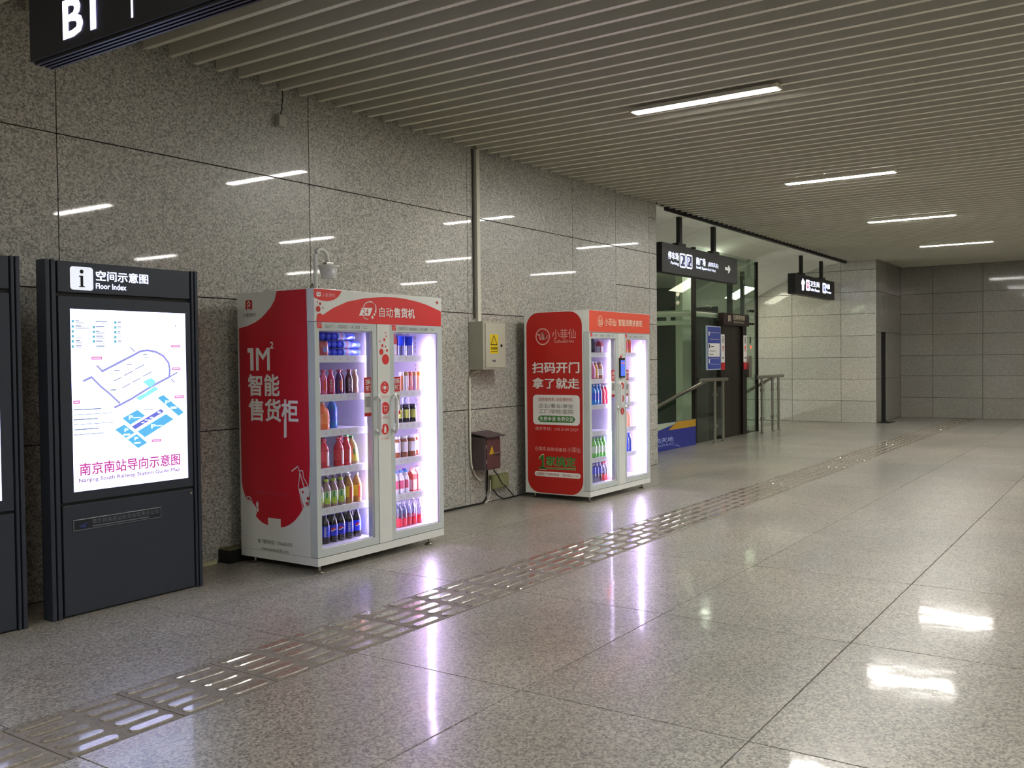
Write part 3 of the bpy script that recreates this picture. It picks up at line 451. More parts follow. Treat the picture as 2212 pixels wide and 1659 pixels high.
for lab, xa, xb in (('left', 12.8, 15.2), ('right', 19.4, 22.0)):  # unseen fill lights, added to brighten the sloping ceiling from below
    t = thing('stair_fill_light', 'unseen white fill light added low on the back wall below the %s staircase' % lab, 'lamp', ((xa+xb)/2, 11.2, -1.2))
    part('fill_light_body', B(xa,11.14,-1.3,xb,11.2,-1.1), WPAINT, t)
    part('diffuser', B(xa+.02,11.12,-1.28,xb-.02,11.14,-1.12), mat('stair_fill_diffuser', '#f4f6ee', .5, emit=55.), t)
# light panels set in the sloping ceiling
def zc(y):
    for (a, za), (b, zb) in zip(pts, pts[1:]):
        if a <= y <= b: return za+(zb-za)*(y-a)/(b-a)
for xa, xb, lab in ((13.0,13.68,'above the left staircase'), (20.62,21.36,'above the right staircase')):
    t = thing('stair_lamp', 'square glowing light panel in the sloping white ceiling %s' % lab, 'lamp', (xa, 7.6, zc(7.6)), 'light panels above the stairs')
    m = MB(); ya, yb = 7.6, 8.1
    m.add([(xa,ya,zc(ya)-.012),(xb,ya,zc(ya)-.012),(xb,yb,zc(yb)-.012),(xa,yb,zc(yb)-.012),(xa,ya,zc(ya)),(xb,ya,zc(ya)),(xb,yb,zc(yb)),(xa,yb,zc(yb))],
          [(0,3,2,1),(4,5,6,7),(0,1,5,4),(1,2,6,5),(2,3,7,6),(3,0,4,7)])
    part('diffuser', m, STAIRM, t)
    m = MB()
    for (u0, u1, v0, v1) in ((xa-.03,xb+.03,ya-.03,ya),(xa-.03,xb+.03,yb,yb+.03),(xa-.03,xa,ya,yb),(xb,xb+.03,ya,yb)):
        m.add([(u0,v0,zc(v0)-.016),(u1,v0,zc(v0)-.016),(u1,v1,zc(v1)-.016),(u0,v1,zc(v1)-.016),(u0,v0,zc(v0)),(u1,v0,zc(v0)),(u1,v1,zc(v1)),(u0,v1,zc(v1))],
              [(0,3,2,1),(4,5,6,7),(0,1,5,4),(1,2,6,5),(2,3,7,6),(3,0,4,7)])
    part('lamp_frame', m, WPAINT, t)
# ------------------------------------------------------------------ glass lift shaft
SX0, SX1, SY0, SY1 = 15.63, 18.86, 6.70, 8.75
sh = thing('elevator_shaft', 'glass elevator shaft with dark metal doors and a brown sign', 'elevator', (17.2, 7.7, 0))
GD = mat('shaft_dark_metal', '#26221e', .38, metal=.6); GP = mat('shaft_pale_column', '#cfd3c0', .6); GK = mat('shaft_car_dark', '#3d463f', .55)
def topz(y): return zc(y)-.01
for nm2, xx in (('corner_post', SX0), ('corner_post', SX1)):
    part(nm2, B(xx-.02, SY0-.02, 0, xx+.05 if xx < 17 else xx+.01, SY0+.05, topz(SY0)-.03), GD, sh)
part('corner_post', B(SX0-.02, SY1-.05, -3, SX0+.05, SY1, zc(SY1)-.02), GD, sh)
part('glass_panel', MB().box(SX0+.05,SY0,0,16.76,SY0+.012,2.33), EGLASS, sh)
part('glass_panel', MB().box(SX0+.05,SY0,2.37,18.10,SY0+.012,topz(SY0)-.01), EGLASS, sh)
part('glass_panel', MB().box(18.14,SY0,0,SX1,SY0+.012,2.33), EGLASS, sh)
part('glass_panel', MB().box(18.12,SY0,2.35,SX1,SY0+.012,topz(SY0)-.01), EGLASS, sh)
def sidep(x, y0, y1, z0, z1f):
    q = MB(); a, b = z1f(y0), z1f(y1)
    q.add([(x,y0,z0),(x+.012,y0,z0),(x+.012,y1,z0),(x,y1,z0),(x,y0,a),(x+.012,y0,a),(x+.012,y1,b),(x,y1,b)], [(0,3,2,1),(4,5,6,7),(0,1,5,4),(1,2,6,5),(2,3,7,6),(3,0,4,7)]); return q
for y0, y1 in ((SY0+.05, 7.70), (7.71, SY1-.05)):
    part('glass_panel', sidep(SX0, y0, y1, -3, lambda y: 2.33), EGLASS, sh)
    part('glass_panel', sidep(SX0, y0, y1, 2.35, lambda y: zc(y)-.02), EGLASS, sh)
    part('glass_panel', sidep(SX1-.012, y0, y1, -3, lambda y: zc(y)-.02), EGLASS, sh)
part('back_wall', B(SX0+.05,SY1-.02,-3,SX1,SY1,zc(SY1)-.02), GK, sh)
part('beam', B(SX0+.06,SY0+.04,2.27,SX1-.05,SY0+.12,2.36).box(SX0+.06,SY0+.12,2.27,SX0+.16,SY1-.06,2.38).box(SX0+.06,SY0+.12,2.12,SX0+.16,SY1-.06,2.2), GP, sh)
part('shaft_fill_light', MB().lathe([(.09,0),(.09,.03)], (16.7,6.95,3.30), 16), mat('shaft_fill_light', '#f4f6e8', .5, emit=60.), sh)  # added fill light for the shaft interior, hidden behind the hanging sign
part('column', B(16.30,7.22,-3,16.95,7.36,3.2), GP, sh)
part('lift_car', B(16.9,6.96,-.3,18.45,8.5,2.24).box(16.98,7.4,2.4,17.2,8.6,2.9), GK, sh)
part('side_screen', B(SX1-.06,6.95,0,SX1-.03,7.04,3.3).box(SX1-.06,7.21,0,SX1-.03,7.33,3.2).box(SX1-.06,7.53,0,SX1-.03,8.6,2.6), GK, sh)
ef = D['e_frame']; ed = D['e_door']
fr_ = part('door_frame', B(16.77,6.66,0,16.93,6.74,2.14).box(17.92,6.66,0,18.13,6.74,2.14), GD, sh)
for a, b in ((16.93,17.425),(17.425,17.92)):
    part('lift_door', B(a+.003,6.70,.01,b-.003,6.73,2.135), mat('lift_door_steel', '#3a342c', .35, metal=.7), sh)
hs = part('header_sign', B(16.765,6.60,2.135,18.12,6.70,2.365), mat('sign_dark_brown', '#230b0a', .4), sh, bevel=.004)
sf = FY(6.60)
part('lettering', PR(sf).text('无障碍电梯', D['e_cn'], .015).text('Accessible Elevator', D['e_en'], .01).m, mat('sign_ivory', '#cfc4ac', .5), hs, kind='stuff')
es = D['e_sym']; um = (es[0]+es[2])/2
part('lift_symbol', PR(sf).rect((es[0],es[1],es[0]+.025,es[3])).rect((es[2]-.025,es[1],es[2],es[3])).disc((um, es[3]-.02), .022).rect((um-.02,es[1]+.02,um+.02,es[3]-.05)).m, mat('sign_ivory', '#cfc4ac', .5), hs)
bp_ = part('button_panel', B(18.10,6.60,D['e_btn'][1],18.27,6.66,D['e_btn'][3]), STEEL, sh, bevel=.004)
part('indicator_lamp', B(18.17,6.594,1.705,18.22,6.60,1.75), mat('red_indicator', '#ff2a18', .4, emit=5.), bp_)
part('display', B(18.14,6.594,1.80,18.20,6.60,1.93), BLACK, bp_)
for nm3, xq in (('left', 16.86), ('right', 18.03)):
    sk = part('notice_strip', B(xq-.085,6.652,1.43,xq+.085,6.658,1.96), PWH, sh)
    part('notice_foot', B(xq-.085,6.650,1.29,xq+.085,6.656,1.425), RED, sh)
    part('pictogram', PR(FY(6.652)).ring((xq, 1.84), .04, .012).disc((xq, 1.91), .018).rect((xq-.008,1.83,xq+.008,1.89)).rect((xq-.03,1.5,xq+.03,1.53)).m, PBLK, sk, kind='stuff')
    part('pictogram_red', PR(FY(6.652)).disc((xq, 1.72), .03).rect((xq-.018,1.64,xq+.018,1.71)).m, RED, sk, kind='stuff')
for (cx, cz) in ((SX0+.35, 2.47), (SX0+.35, 2.23)): pass
for (yy, lx) in ((7.02, -1), (7.05, -1)):
    pass
m = MB()
for zz in (2.51, 2.66): m.tube([(SX0-.03,7.0,zz),(SX0-.005,7.0,zz)], .035, 12)
m.tube([(SX0+.02,7.0,2.51),(SX0+.06,7.0,2.585),(SX0+.02,7.0,2.66)], .012, 8)
part('spider_fitting', m, STEEL, sh, smooth=True)
m = MB()
for zz in (2.46, 2.2):
    for xx in (18.42, 18.56): m.tube([(xx,6.66,zz),(xx,6.70,zz)], .025, 10)
m.tube([(18.44,6.75,2.46),(18.40,6.76,2.33),(18.44,6.75,2.2)], .014, 8)
part('spider_fitting', m, DSTEEL, sh, smooth=True)
for xx in (16.2, 16.35): part('spider_fitting', MB().tube([(xx,6.66,2.46),(xx,6.70,2.46)], .02, 10), STEEL, sh, smooth=True)
# directory board
bd = thing('directory_board', 'blue framed lift directory board with white centre left of the elevator doors', 'sign', (16.46, 6.66, 1.3))
bb = D['e_board']
part('board', B(bb[0],6.655,bb[1],bb[2],6.68,bb[3]), mat('board_rim', '#b9c4d4', .4), bd)
part('blue_face', B(bb[0]+.03,6.651,bb[1]+.02,bb[2]-.02,6.656,bb[3]-.02), mat('board_blue', '#3a4aa0', .45), bd)
bw = D['e_bw']
part('white_face', B(bw[0],6.647,bw[1],bw[2],6.652,bw[3]), PWH, bd)
q = PR(FY(6.649))
for zz in (1.98,1.86,1.72): q.rect((bb[0]+.12,zz,bb[2]-.08,zz+.006))
for zz in (1.50,1.40): q.rect((bb[0]+.12,zz,bb[2]-.08,zz+.006))
q.rect((bb[0]+.06,1.93,bb[0]+.12,2.0)).rect((bb[0]+.06,1.42,bb[0]+.12,1.5))
q.put('print', PWH, bd)
q = PR(FY(6.646)); q.rect((bb[0]+.07,1.70,bb[0]+.12,1.77)).rect((bb[0]+.16,1.72,bb[0]+.30,1.735)).rect((bb[0]+.1,1.64,bb[0]+.38,1.65)).rect((bb[0]+.1,1.58,bb[0]+.28,1.59))
q.put('print', PBLK, bd)
# hoarding in front of the left stairs
hd = thing('hoarding', 'low blue and gold advertising hoarding closing the left staircase', 'barrier', (13.9, 6.6, 0))
part('panel', B(12.35,6.6,.0,15.44,6.66,.45), mat('hoarding_blue', '#0a1f8a', .35, coat=.3), hd)
part('gold_area', PR(FY(6.6)).poly([(14.30,.325),(15.44,.325),(15.44,.45),(14.62,.45)]).m, mat('hoarding_gold', '#b58a1e', .45), hd)
part('pale_area', PR(FY(6.6)).poly([(12.35,.45),(12.35,.32),(13.95,.345),(14.60,.42),(14.62,.45)]).m, mat('hoarding_pale', '#a9b39c', .45), hd)
q = PR(FY(6.6)); q.text('鸿天地', (D['hd_cn'][0]-.12, D['hd_cn'][1], D['hd_cn'][2], D['hd_cn'][3]), .01).text('HOPS PLACE', (D['hd_en'][0]-.02, D['hd_en'][1], D['hd_en'][2], D['hd_en'][3])).line(D['hd_ar'], .014)
q.put('lettering', mat('hoarding_text', '#9fb0dc', .5), hd)
# ------------------------------------------------------------------ handrails
def rail(label, posts, top, slope, yp, glassx):
    t = thing('handrail', label, 'handrail', (posts[0][0], posts[0][1], 0))
    ZT = 1.13
    part('top_rail', MB().tube([(top[0], yp, ZT), (top[1], yp, ZT)], .034, 14), STEEL, t, smooth=True)
    part('sloping_rail', MB().tube(slope, .034, 14), STEEL, t, smooth=True)
    for (px, py) in posts:
        pp = part('post', MB().tube([(px, py, 0), (px, py, ZT)], .024, 12), STEEL, t, smooth=True)
        part('foot_plate', MB().lathe([(.05,0),(.05,.008),(.028,.02)], (px, py, 0), 16), STEEL, pp, smooth=True)
    for zz in (.86, .30):
        for (px, s) in glassx:
            part('glass_clamp', B(px-.05 if s > 0 else px-.08, yp-.02, zz-.025, px+.08 if s > 0 else px+.05, yp+.02, zz+.025), STEEL, t, bevel=.006)
    gx = sorted(p[0] for p in posts)
    part('glass_panel', B(gx[0]+.06, yp-.005, .12, gx[-1]-.06, yp+.005, 1.0), EGLASS, t)
    return t
rail('steel handrail with two posts, left of the elevator doors by the blue hoarding', [(15.87,6.42),(16.29,6.43)], (15.25,16.45), [(15.50,6.42,1.12),(15.42,6.9,.87),(15.42,9.9,-.69)], 6.42, [(15.87,1)])
rail('steel handrail with three posts, right of the glass elevator shaft', [(18.38,6.44),(19.02,6.44),(19.40,6.44)], (18.07,19.68), [(19.1,6.44,1.12),(18.95,6.75,.92),(18.95,9.7,-.61)], 6.44, [(18.38,1),(19.02,-1),(19.40,-1)])
# ------------------------------------------------------------------ hanging signs
def hanging(name, label, box, stems, ztop, thick, axis='y'):
    x0, z0, x1, z1, y = box
    t = thing(name, label, 'sign', ((x0+x1)/2, y, z0))
    part('sign_box', B(x0, y, z0, x1, y+thick, z1), SIGNB, t, bevel=.006)
    for sx in stems:
        s = part('stem', B(sx-.045, y+thick/2-.03, z1, sx+.045, y+thick/2+.03, ztop), TRIMB, t)
        part('stem_foot', B(sx-.14, y+thick/2-.05, z1, sx+.14, y+thick/2+.05, z1+.05), TRIMB, s, bevel=.004)
    return t
t = hanging('hanging_sign', 'black hanging sign to the parking and south square in front of the elevator', (12.65, 2.79, 15.69, 3.225, 5.92), (13.42, 14.78), zc(5.98)-.01, .14)
f = FY(5.92)
def SR(k, d=D): return d[k]
part('lettering', PR(f).text('停车场', D['s2_tcc'], .018).text('Parking', D['s2_park'], .01).text('南广场', D['s2_ngc'], .018).text('South Square', (D['s2_nsg'][0],D['s2_nsg'][1],D['s2_nsg'][2],D['s2_nsg'][3]), .01).text('(高铁风谷)', D['s2_ghn'], .0).text('(Rail Valley)', D['s2_rail'], .0).m, SIGNW, t, kind='stuff')
for k, n_ in (('s2_p4', '4'), ('s2_p6', '6')):
    r_ = D[k]; pl = PR(f).rrect(r_, .03).put('pictogram_plate', SIGNW, t)
    ri = (r_[0]+.022, r_[1]+.022, r_[2]-.022, r_[3]-.022)
    PR(f, .002).rect(ri).put('pictogram_field', mat('pictogram_blue', '#2a2c6c', .4, emit=.12), pl)
    w_ = ri[2]-ri[0]; h_ = ri[3]-ri[1]
    PR(f, .003).text('P', (ri[0]+.15*w_, ri[1]+.22*h_, ri[0]+.55*w_, ri[3]-.14*h_), .012).text(n_, (ri[0]+.66*w_, ri[1]+.16*h_, ri[0]+.86*w_, ri[1]+.42*h_)).put('letter', SIGNW, pl)
PR(f).poly(D['s2_arrow']).put('arrow', mat('arrow_grey', '#d0cfca', .4, emit=.35), t)
t = hanging('hanging_sign', 'black hanging sign with up arrow and restroom pictograms near the end wall', (19.31, 2.83, 22.2, 3.25, 6.05), (19.95, 21.42), zc(6.1)-.01, .16)
f = FY(6.05)
q = PR(f).poly(D['s3_arrow']).text('卫生间', D['s3_wc'], .03).text('Toilet Room', D['s3_wen'], .03).text('电梯', D['s3_wc2'], .03).text('Elevator', D['s3_wen2'], .03)
q.put('lettering', SIGNW, t)
for k, c_ in (('s3_ic', '#d86a9a'), ('s3_ic2', '#6a80c8')):
    r_ = D[k]; pl = PR(f).rrect(r_, .03).put('pictogram_plate', SIGNW, t)
    ri = (r_[0]+.06, r_[1]+.05, r_[2]-.06, r_[3]-.05); uu = (ri[0]+ri[2])/2
    PR(f, .002).rect(ri).put('pictogram_field', mat('pictogram_'+c_[1:], c_, .4, emit=.6), pl)
    PR(f, .003).disc((uu, ri[3]-.05), .022).rect((uu-.02, ri[1]+.04, uu+.02, ri[3]-.08)).put('figure', SIGNW, pl)
# nearest sign, across the hall (faces the viewer)
t = thing('hanging_sign', 'large black illuminated B1 sign hanging top left above the map kiosks', 'sign', (2.25, 2.5, 2.8))
part('sign_box', B(2.2, .6, 2.80, 2.31, 3.97, 3.22), SIGNB, t, bevel=.004)
m = MB()
for xx in (2.212, 2.235, 2.258, 2.281): m.box(xx, .62, 2.788, xx+.012, 3.955, 2.80)
part('rib', m, BLACK, t)
for yy in (1.4, 3.2): part('stem', B(2.225, yy-.04, 3.22, 2.285, yy+.04, 3.80), TRIMB, t)
f = FX(2.2)
SW2 = mat('sign_light_bright', '#dcd8ff', .4, emit=3.5, noise=0.)
PR(f).text('B1', (3.712, 2.842, 3.478, 3.0), .035).put('lettering', SW2, t)
PR(f).rect((3.2455, 2.834, 3.2335, 3.04)).put('divider_line', SW2, t)
PR(f).poly([(2.995,3.05),(2.995,2.87),(2.976,2.846),(2.957,2.87),(2.957,3.05)]).put('arrow', SW2, t)
# ------------------------------------------------------------------ map kiosks
def kiosk(x0, x1, label, screen, joint_hi=1.925, joint_lo=.682):
    t = thing('information_kiosk', label, 'kiosk', ((x0+x1)/2, 5.36, 0))
    y0, y1, zt = 5.31, 5.40, 2.125
    part('body', B(x0+.02, y0+.02, 0, x1-.02, y1, zt-.005), KGROOVE, t)
    for a, b in ((x0, x0+.026), (x0+.036, x0+.062), (x1-.052, x1-.034), (x1-.024, x1)):
        part('side_post', B(a, y0-.005, 0, b, y1+.005, zt), KIOSK, t, bevel=.004)
    part('header_panel', B(x0+.078, y0, joint_hi+.012, x1-.062, y0+.03, zt-.004), KIOSK, t, bevel=.003)
    part('lower_panel', B(x0+.078, y0, .012, x1-.062, y0+.03, joint_lo-.012), KIOSK, t, bevel=.003)
    sx0, sz0, sx1, sz1 = screen
    m = MB(); X0, X1, Z0, Z1 = x0+.078, x1-.062, joint_lo+.006, joint_hi-.012
    m.box(X0,y0,Z0,X1,y0+.03,sz0).box(X0,y0,sz1,X1,y0+.03,Z1).box(X0,y0,sz0,sx0,y0+.03,sz1).box(sx1,y0,sz0,X1,y0+.03,sz1)
    part('screen_frame', m, KIOSK, t)
    s = part('screen', B(sx0, y0+.004, sz0, sx1, y0+.012, sz1), SCRM, t)
    return t, s
k1, s1_ = kiosk(3.0, 4.055, 'dark blue-grey kiosk with backlit station guide map and white information symbol', (3.150, .745, 3.957, 1.84))
f = FY(5.308)
E = lambda n, c, e: mat('map_'+n, c, .4, emit=e, noise=0.)
lav = E('lavender', '#9a9ade', .62); 
q = PR(f, .003)
for pts_, w_ in D['roads']: q.line(pts_, w_*1.35)
q.put('map_road', lav, s1_)
q = PR(f, .003)
for pts_, w_ in D['platforms']: q.line(pts_, w_*1.3)
q.put('map_platform', E('grey', '#8e93b8', .55), s1_)
for p_ in D['lots']: PR(f, .0032).poly(p_).put('map_area', E('aqua', '#8fe6ec', .75), s1_)
for p_ in D['lots2']: PR(f, .0032).poly(p_).put('map_area', E('cyan', '#5ab4ea', .7), s1_)
q = PR(f, .0032); q.poly(D['road3'][0]); q.put('map_road', E('violet', '#6d72dd', .6), s1_)
for r_ in D['tags']: PR(f, .0034).rect(r_).put('map_tag', E('pink', '#dd7ac4', .65), s1_)
q = PR(f, .0038)
for r_ in D['tags']: q.rect((r_[0]+.008, r_[1]+.007, r_[2]-.008, r_[3]-.007))
for r_ in D['mapmarks']: q.text('P', r_, .03)
for r_ in D['mapbars']: q.rect(r_)
q.put('map_mark', E('white', '#e8f4ff', .9), s1_)
q = PR(f, .0034)
for r_ in D['icons']: q.rect(r_)
q.put('map_icon', E('teal', '#62b6cf', .6), s1_)
q = PR(f, .0034)
for r_ in D['lines']: q.rect(r_)
q.poly(D['north']); q.put('map_caption', E('slate', '#8090b4', .42), s1_)
PR(f, .0034).text('南京南站导向示意图', D['cn_title'], .02).put('map_title', E('magenta', '#c93a9c', .5), s1_)
PR(f, .0034).text('Nanjing South Railway Station Guide Map', D['en_title'], .02).put('map_title', E('purple', '#8a3ca4', .34), s1_)
r_ = D['i_plate']; pl = PR(FY(5.31)).rrect(r_, .018).put('symbol_plate', SIGNP, k1)
uu = (r_[0]+r_[2])/2
PR(FY(5.31), .002).disc((uu, r_[3]-.028), .0125).rect((uu-.009, r_[1]+.022, uu+.009, r_[3]-.055)).rect((uu-.018, r_[1]+.018, uu+.020, r_[1]+.024)).rect((uu-.018, r_[3]-.060, uu+.009, r_[3]-.053)).put('information_symbol', KGROOVE, pl)
PR(FY(5.31)).text('空间示意图', D['k_cn'], .02).text('Floor Index', D['k_en'], .02).put('lettering', SIGNW, k1)
r_ = D['plaque']; pq = part('name_plate', B(r_[0], 5.304, r_[1]+.003, r_[2], 5.31, r_[3]), mat('plate_rim', '#8a8f96', .3, metal=.8), k1, bevel=.002)
part('plate_face', B(r_[0]+.005, 5.3025, r_[1]+.008, r_[2]-.005, 5.3045, r_[3]-.005), mat('plate_face', '#1d212a', .3), pq)
PR(FY(5.3024)).text('南京铁路建设投资有限责任公司', (r_[0]+.12, r_[1]+.030, r_[2]-.02, r_[3]-.010), .0).rect((r_[0]+.12, r_[1]+.015, r_[2]-.09, r_[1]+.022)).put('lettering', mat('plate_text', '#6e7580', .4), pq)
PR(FY(5.3024)).poly([(r_[0]+.03, r_[1]+.030), (r_[0]+.10, r_[1]+.052), (r_[0]+.075, r_[1]+.034), (r_[0]+.085, r_[1]+.018), (r_[0]+.05, r_[1]+.020)]).put('emblem', mat('plate_blue', '#2a3a78', .4), pq)
part('lock', MB().tube([(3.97,5.309,.642),(3.97,5.302,.642)], .009, 12), STEEL, k1)
k2, s2_ = kiosk(1.80, 2.853, 'dark blue-grey kiosk cut by the left edge of the picture, with a smaller screen', (1.93, .75, 2.726, 1.275))
# ------------------------------------------------------------------ drink cabinets
SHZ = {'a': (1.550, 1.266, 1.008, .727, .437), 'b': (1.578, 1.292, 1.012, .724, .436)}
def arc(c, r, a0, a1, n=8): return [(c[0]+r*math.cos(math.radians(a0+(a1-a0)*i/n)), c[1]+r*math.sin(math.radians(a0+(a1-a0)*i/n))) for i in range(n+1)]
def cabinet(X, key, label):
    t = thing('vending_machine', label, 'vending machine', (X+.72, 5.28, 0))
    W = 1.437; yf, yd, yb = 4.87, 4.94, 5.685
    body = MB().box(X, yd, .115, X+.03, yb, 2.03).box(X+W-.03, yd, .115, X+W, yb, 2.03).box(X+.03, yb-.03, .115, X+W-.03, yb, 1.80)
    body.box(X+.03, yd, 1.795, X+W-.03, yb, 2.03).box(X, yf+.001, .056, X+W, yb, .113)
    part('cabinet_body', body, WPAINT, t)
    lin_ = MB().box(X+.03, yd+.002, .113, X+W-.03, yb-.03, .165).box(X+.03, yd+.01, .165, X+.036, yb-.03, 1.795).box(X+W-.036, yd+.01, .165, X+W-.03, yb-.03, 1.795)
    lin_.box(X+.036, yb-.036, .165, X+W-.036, yb-.03, 1.795).box(X+.036, yd+.01, 1.789, X+W-.036, yb-.036, 1.795)
    part('lining', lin_, WINT, t)
    part('divider', B(X+.665, yd+.005, .165, X+.765, yb-.04, 1.789), WINT, t)
    m = MB()
    for i in range(40):
        zz = .25+i*.037; m.box(X+W-.040, 5.12, zz, X+W-.036, 5.126, zz+.012)
    part('shelf_track', m, STEEL, t)
    hp = part('header', B(X, yf, 1.797, X+W, yd, 2.03), WPAINT, t, bevel=.003)
    part('centre_post', B(X+.645, yf-.004, .116, X+.788, yd, 1.793), WPAINT, t, bevel=.003)
    for k, (a, b, ga, gb, hx) in enumerate(((0, .641, .044, .596, .625), (.792, W, .838, 1.383, .812))):
        fz0, fz1, gz0, gz1 = .118, 1.791, .172, 1.737
        m = MB().box(X+a, yf, fz0, X+b, yd-.004, gz0).box(X+a, yf, gz1, X+b, yd-.004, fz1).box(X+a, yf, gz0, X+ga, yd-.004, gz1).box(X+gb, yf, gz0, X+b, yd-.004, gz1)
        d = part('door', m, DOORF, t)
        m = MB().box(X+ga, yf+.012, gz0, X+ga+.008, yf+.03, gz1).box(X+gb-.008, yf+.012, gz0, X+gb, yf+.03, gz1).box(X+ga, yf+.012, gz0, X+gb, yf+.03, gz0+.008).box(X+ga, yf+.012, gz1-.008, X+gb, yf+.03, gz1)
        part('gasket', m, WINT, d)
        part('glass_pane', B(X+ga+.008, yf+.018, gz0+.008, X+gb-.008, yf+.022, gz1-.008), CGLASS, d)
        s = 1 if k == 0 else -1; hx0 = X+hx
        y_ = yf-.045
        part('handle', MB().tube([(hx0,yf+.002,.985),(hx0,yf-.03,.96),(hx0,y_,1.0),(hx0,y_,1.21),(hx0,yf-.03,1.25),(hx0,yf+.002,1.225)], .013, 10), WPAINT, d, smooth=True)
        # printed door guide
        u0 = X+a+.10 if k == 0 else X+a+.10
        PR(FY(yf)).text('扫码开门  >  选购商品  >  关门结算', (u0, 1.750, u0+.36, 1.776)).rect((u0+.39,1.768,u0+.44,1.771)).rect((u0+.40,1.756,u0+.44,1.759)).put('door_print', PGREY, d)
        ux = X+a+.022
        PR(FY(yf)).poly([(ux,1.789),(ux+.045,1.789),(ux+.052,1.748),(ux+.008,1.748)]).put('door_badge', RED2, d)
        PR(FY(yf),.002).rect((ux+.012,1.777,ux+.038,1.780)).rect((ux+.012,1.768,ux+.040,1.771)).rect((ux+.014,1.757,ux+.042,1.760)).put('door_badge_text', PPINK, d)
    # stickers on the glass
    for k, (ua, ub) in enumerate(((X+.512, X+.592), (X+.842, X+.922))):
        st = PR(FY(yf+.017)).rect((ua, 1.105, ub, 1.385)).put('sticker', mat('sticker_paper', '#d9d7d2', .5), t)
        PR(FY(yf+.015)).rect((ua, 1.272, ub, 1.388)).rect((ua, 1.095, ub, 1.122)).put('sticker_red', RED3, st)
        PR(FY(yf+.013)).text('扫码', (ua+.012, 1.334, ub-.012, 1.376), .02).text('开门', (ua+.012, 1.284, ub-.012, 1.326), .02).put('sticker_text', PWH, st)
        PR(FY(yf+.013)).rect((ua+.014, 1.165, ub-.014, 1.245)).put('sticker_field', mat('sticker_grey', '#8d8d8b', .5), st)
    # lamps
    part('led_tube', MB().box(X+1.352, 4.955, .18, X+1.392, 4.985, 1.665), LEDM, t, bevel=.008)
    part('led_tube', MB().tube([(X+.660,4.965,.2),(X+.660,4.965,1.7)], .007, 8), LEDT, t)
    part('led_tube', MB().tube([(X+.775,4.955,.2),(X+.775,4.955,1.7)], .006, 8), LEDT, t)
    for i in range(5):
        z = SHZ[key][i]
        for (a, b) in ((.045, .640), (.790, 1.352)):
            s = part('shelf', B(X+a, 4.985, z-.012, X+b, yb-.05, z), WINT, t)
            part('price_rail', B(X+a, 4.972, z-.046, X+b, 4.984, z+.006), WPAINT, s)
            q = PR(FY(4.972))
            for j in range(7): q.ring((X+a+.07+.08*j, z-.018), .011, .004, 10)
            q.put('price_tags', mat('tag_pink', '#cfaeb4', .5), s)
    for k, (fx, fy) in enumerate(((X+.045, 4.905), (X+W-.16, 4.905), (X+.06, 5.6), (X+W-.06, 5.6))):
        part('foot', MB().lathe([(.032,0),(.034,.008),(.026,.016),(.010,.02),(.010,.058)], (fx, fy, 0), 16), STEEL, t, smooth=True)
    part('camera_sensor', MB().box(X+1.30, 5.02, 1.735, X+1.36, 5.08, 1.789), WPAINT, t, bevel=.012)
    return t, hp
V1, H1 = cabinet(4.697, 'a', 'white and red glass-door vending machine full of drinks, beside the map kiosk')
V2, H2 = cabinet(8.612, 'b', 'vending machine with red rounded side print and orange header, half empty')
# V1 header print
f = FY(4.87)
PR(f).poly(D['h_arc']).poly(D['h_semi']).put('header_print', RED2, H1)
q = PR(f, .0016)
for c_, r_ in D['h_dots']: q.disc(c_, r_)
q.put('header_dots', RED3, H1)
q = PR(f, .0022).poly(D['h_24p']).line(D['h_arcline'], .008).line(D['h_arcline2'], .006).poly(D['h_arrow'])
for i, c_ in enumerate(D['h_bits']): q.disc(c_, .004+.0012*i)
q.text('自动', D['h_cnA'], .005).text('售货机', D['h_cnB'], .03)
q.rrect(D['h_logo'], .008); q.put('header_lettering', PWH, H1)
r_ = D['h_24']
PR(f, .0028).text('24', (r_[0], r_[1], r_[0]+(r_[2]-r_[0])*.8, r_[3]), .0).text('h', (r_[0]+(r_[2]-r_[0])*.84, r_[1]+.045, r_[2], r_[3])).put('header_number', RED3, H1)
r_ = D['h_logo']; PR(f, .0028).ring(((r_[0]+r_[2])/2, (r_[1]+r_[3])/2+.006), .013, .004, 16).rect((r_[0]+.010, r_[1]+.010, r_[2]-.010, r_[1]+.015)).put('header_emblem', RED3, H1)
PR(f, .0022).text('小麦便利', D['h_lname']).put('header_name', PPINK, H1)
fc = FY(4.866); X = 4.697
q = PR(fc)
for c_, r_ in D['c_dots']: q.disc(c_, r_)
for c_, r_ in D['c_icons']: q.disc(c_, r_)
q.put('post_print', RED2, V1)
(c1, c2, c3) = [c_ for c_, r_ in D['c_icons']]
q = PR(fc, .002)
for a in (0, 90, 180, 270): q.line([(c1[0]+.030*math.cos(math.radians(a+t_)), c1[1]+.030*math.sin(math.radians(a+t_))) for t_ in (-25, 0, 25)], .004)
q.rect((c1[0]-.014, c1[1]-.014, c1[0]+.014, c1[1]+.012)).line([(c2[0]-.024,c2[1]+.022),(c2[0]-.014,c2[1]+.022),(c2[0]-.008,c2[1]-.012),(c2[0]+.018,c2[1]-.012),(c2[0]+.024,c2[1]+.014),(c2[0]-.014,c2[1]+.014)], .004)
q.disc((c2[0]-.006,c2[1]-.022),.005,10).disc((c2[0]+.016,c2[1]-.022),.005,10)
q.rect((c3[0]-.010,c3[1]-.028,c3[0]+.014,c3[1]+.014)).rect((c3[0]-.004,c3[1]+.014,c3[0]+.008,c3[1]+.028)); q.put('post_symbols', PWH, V1)
q = PR(fc)
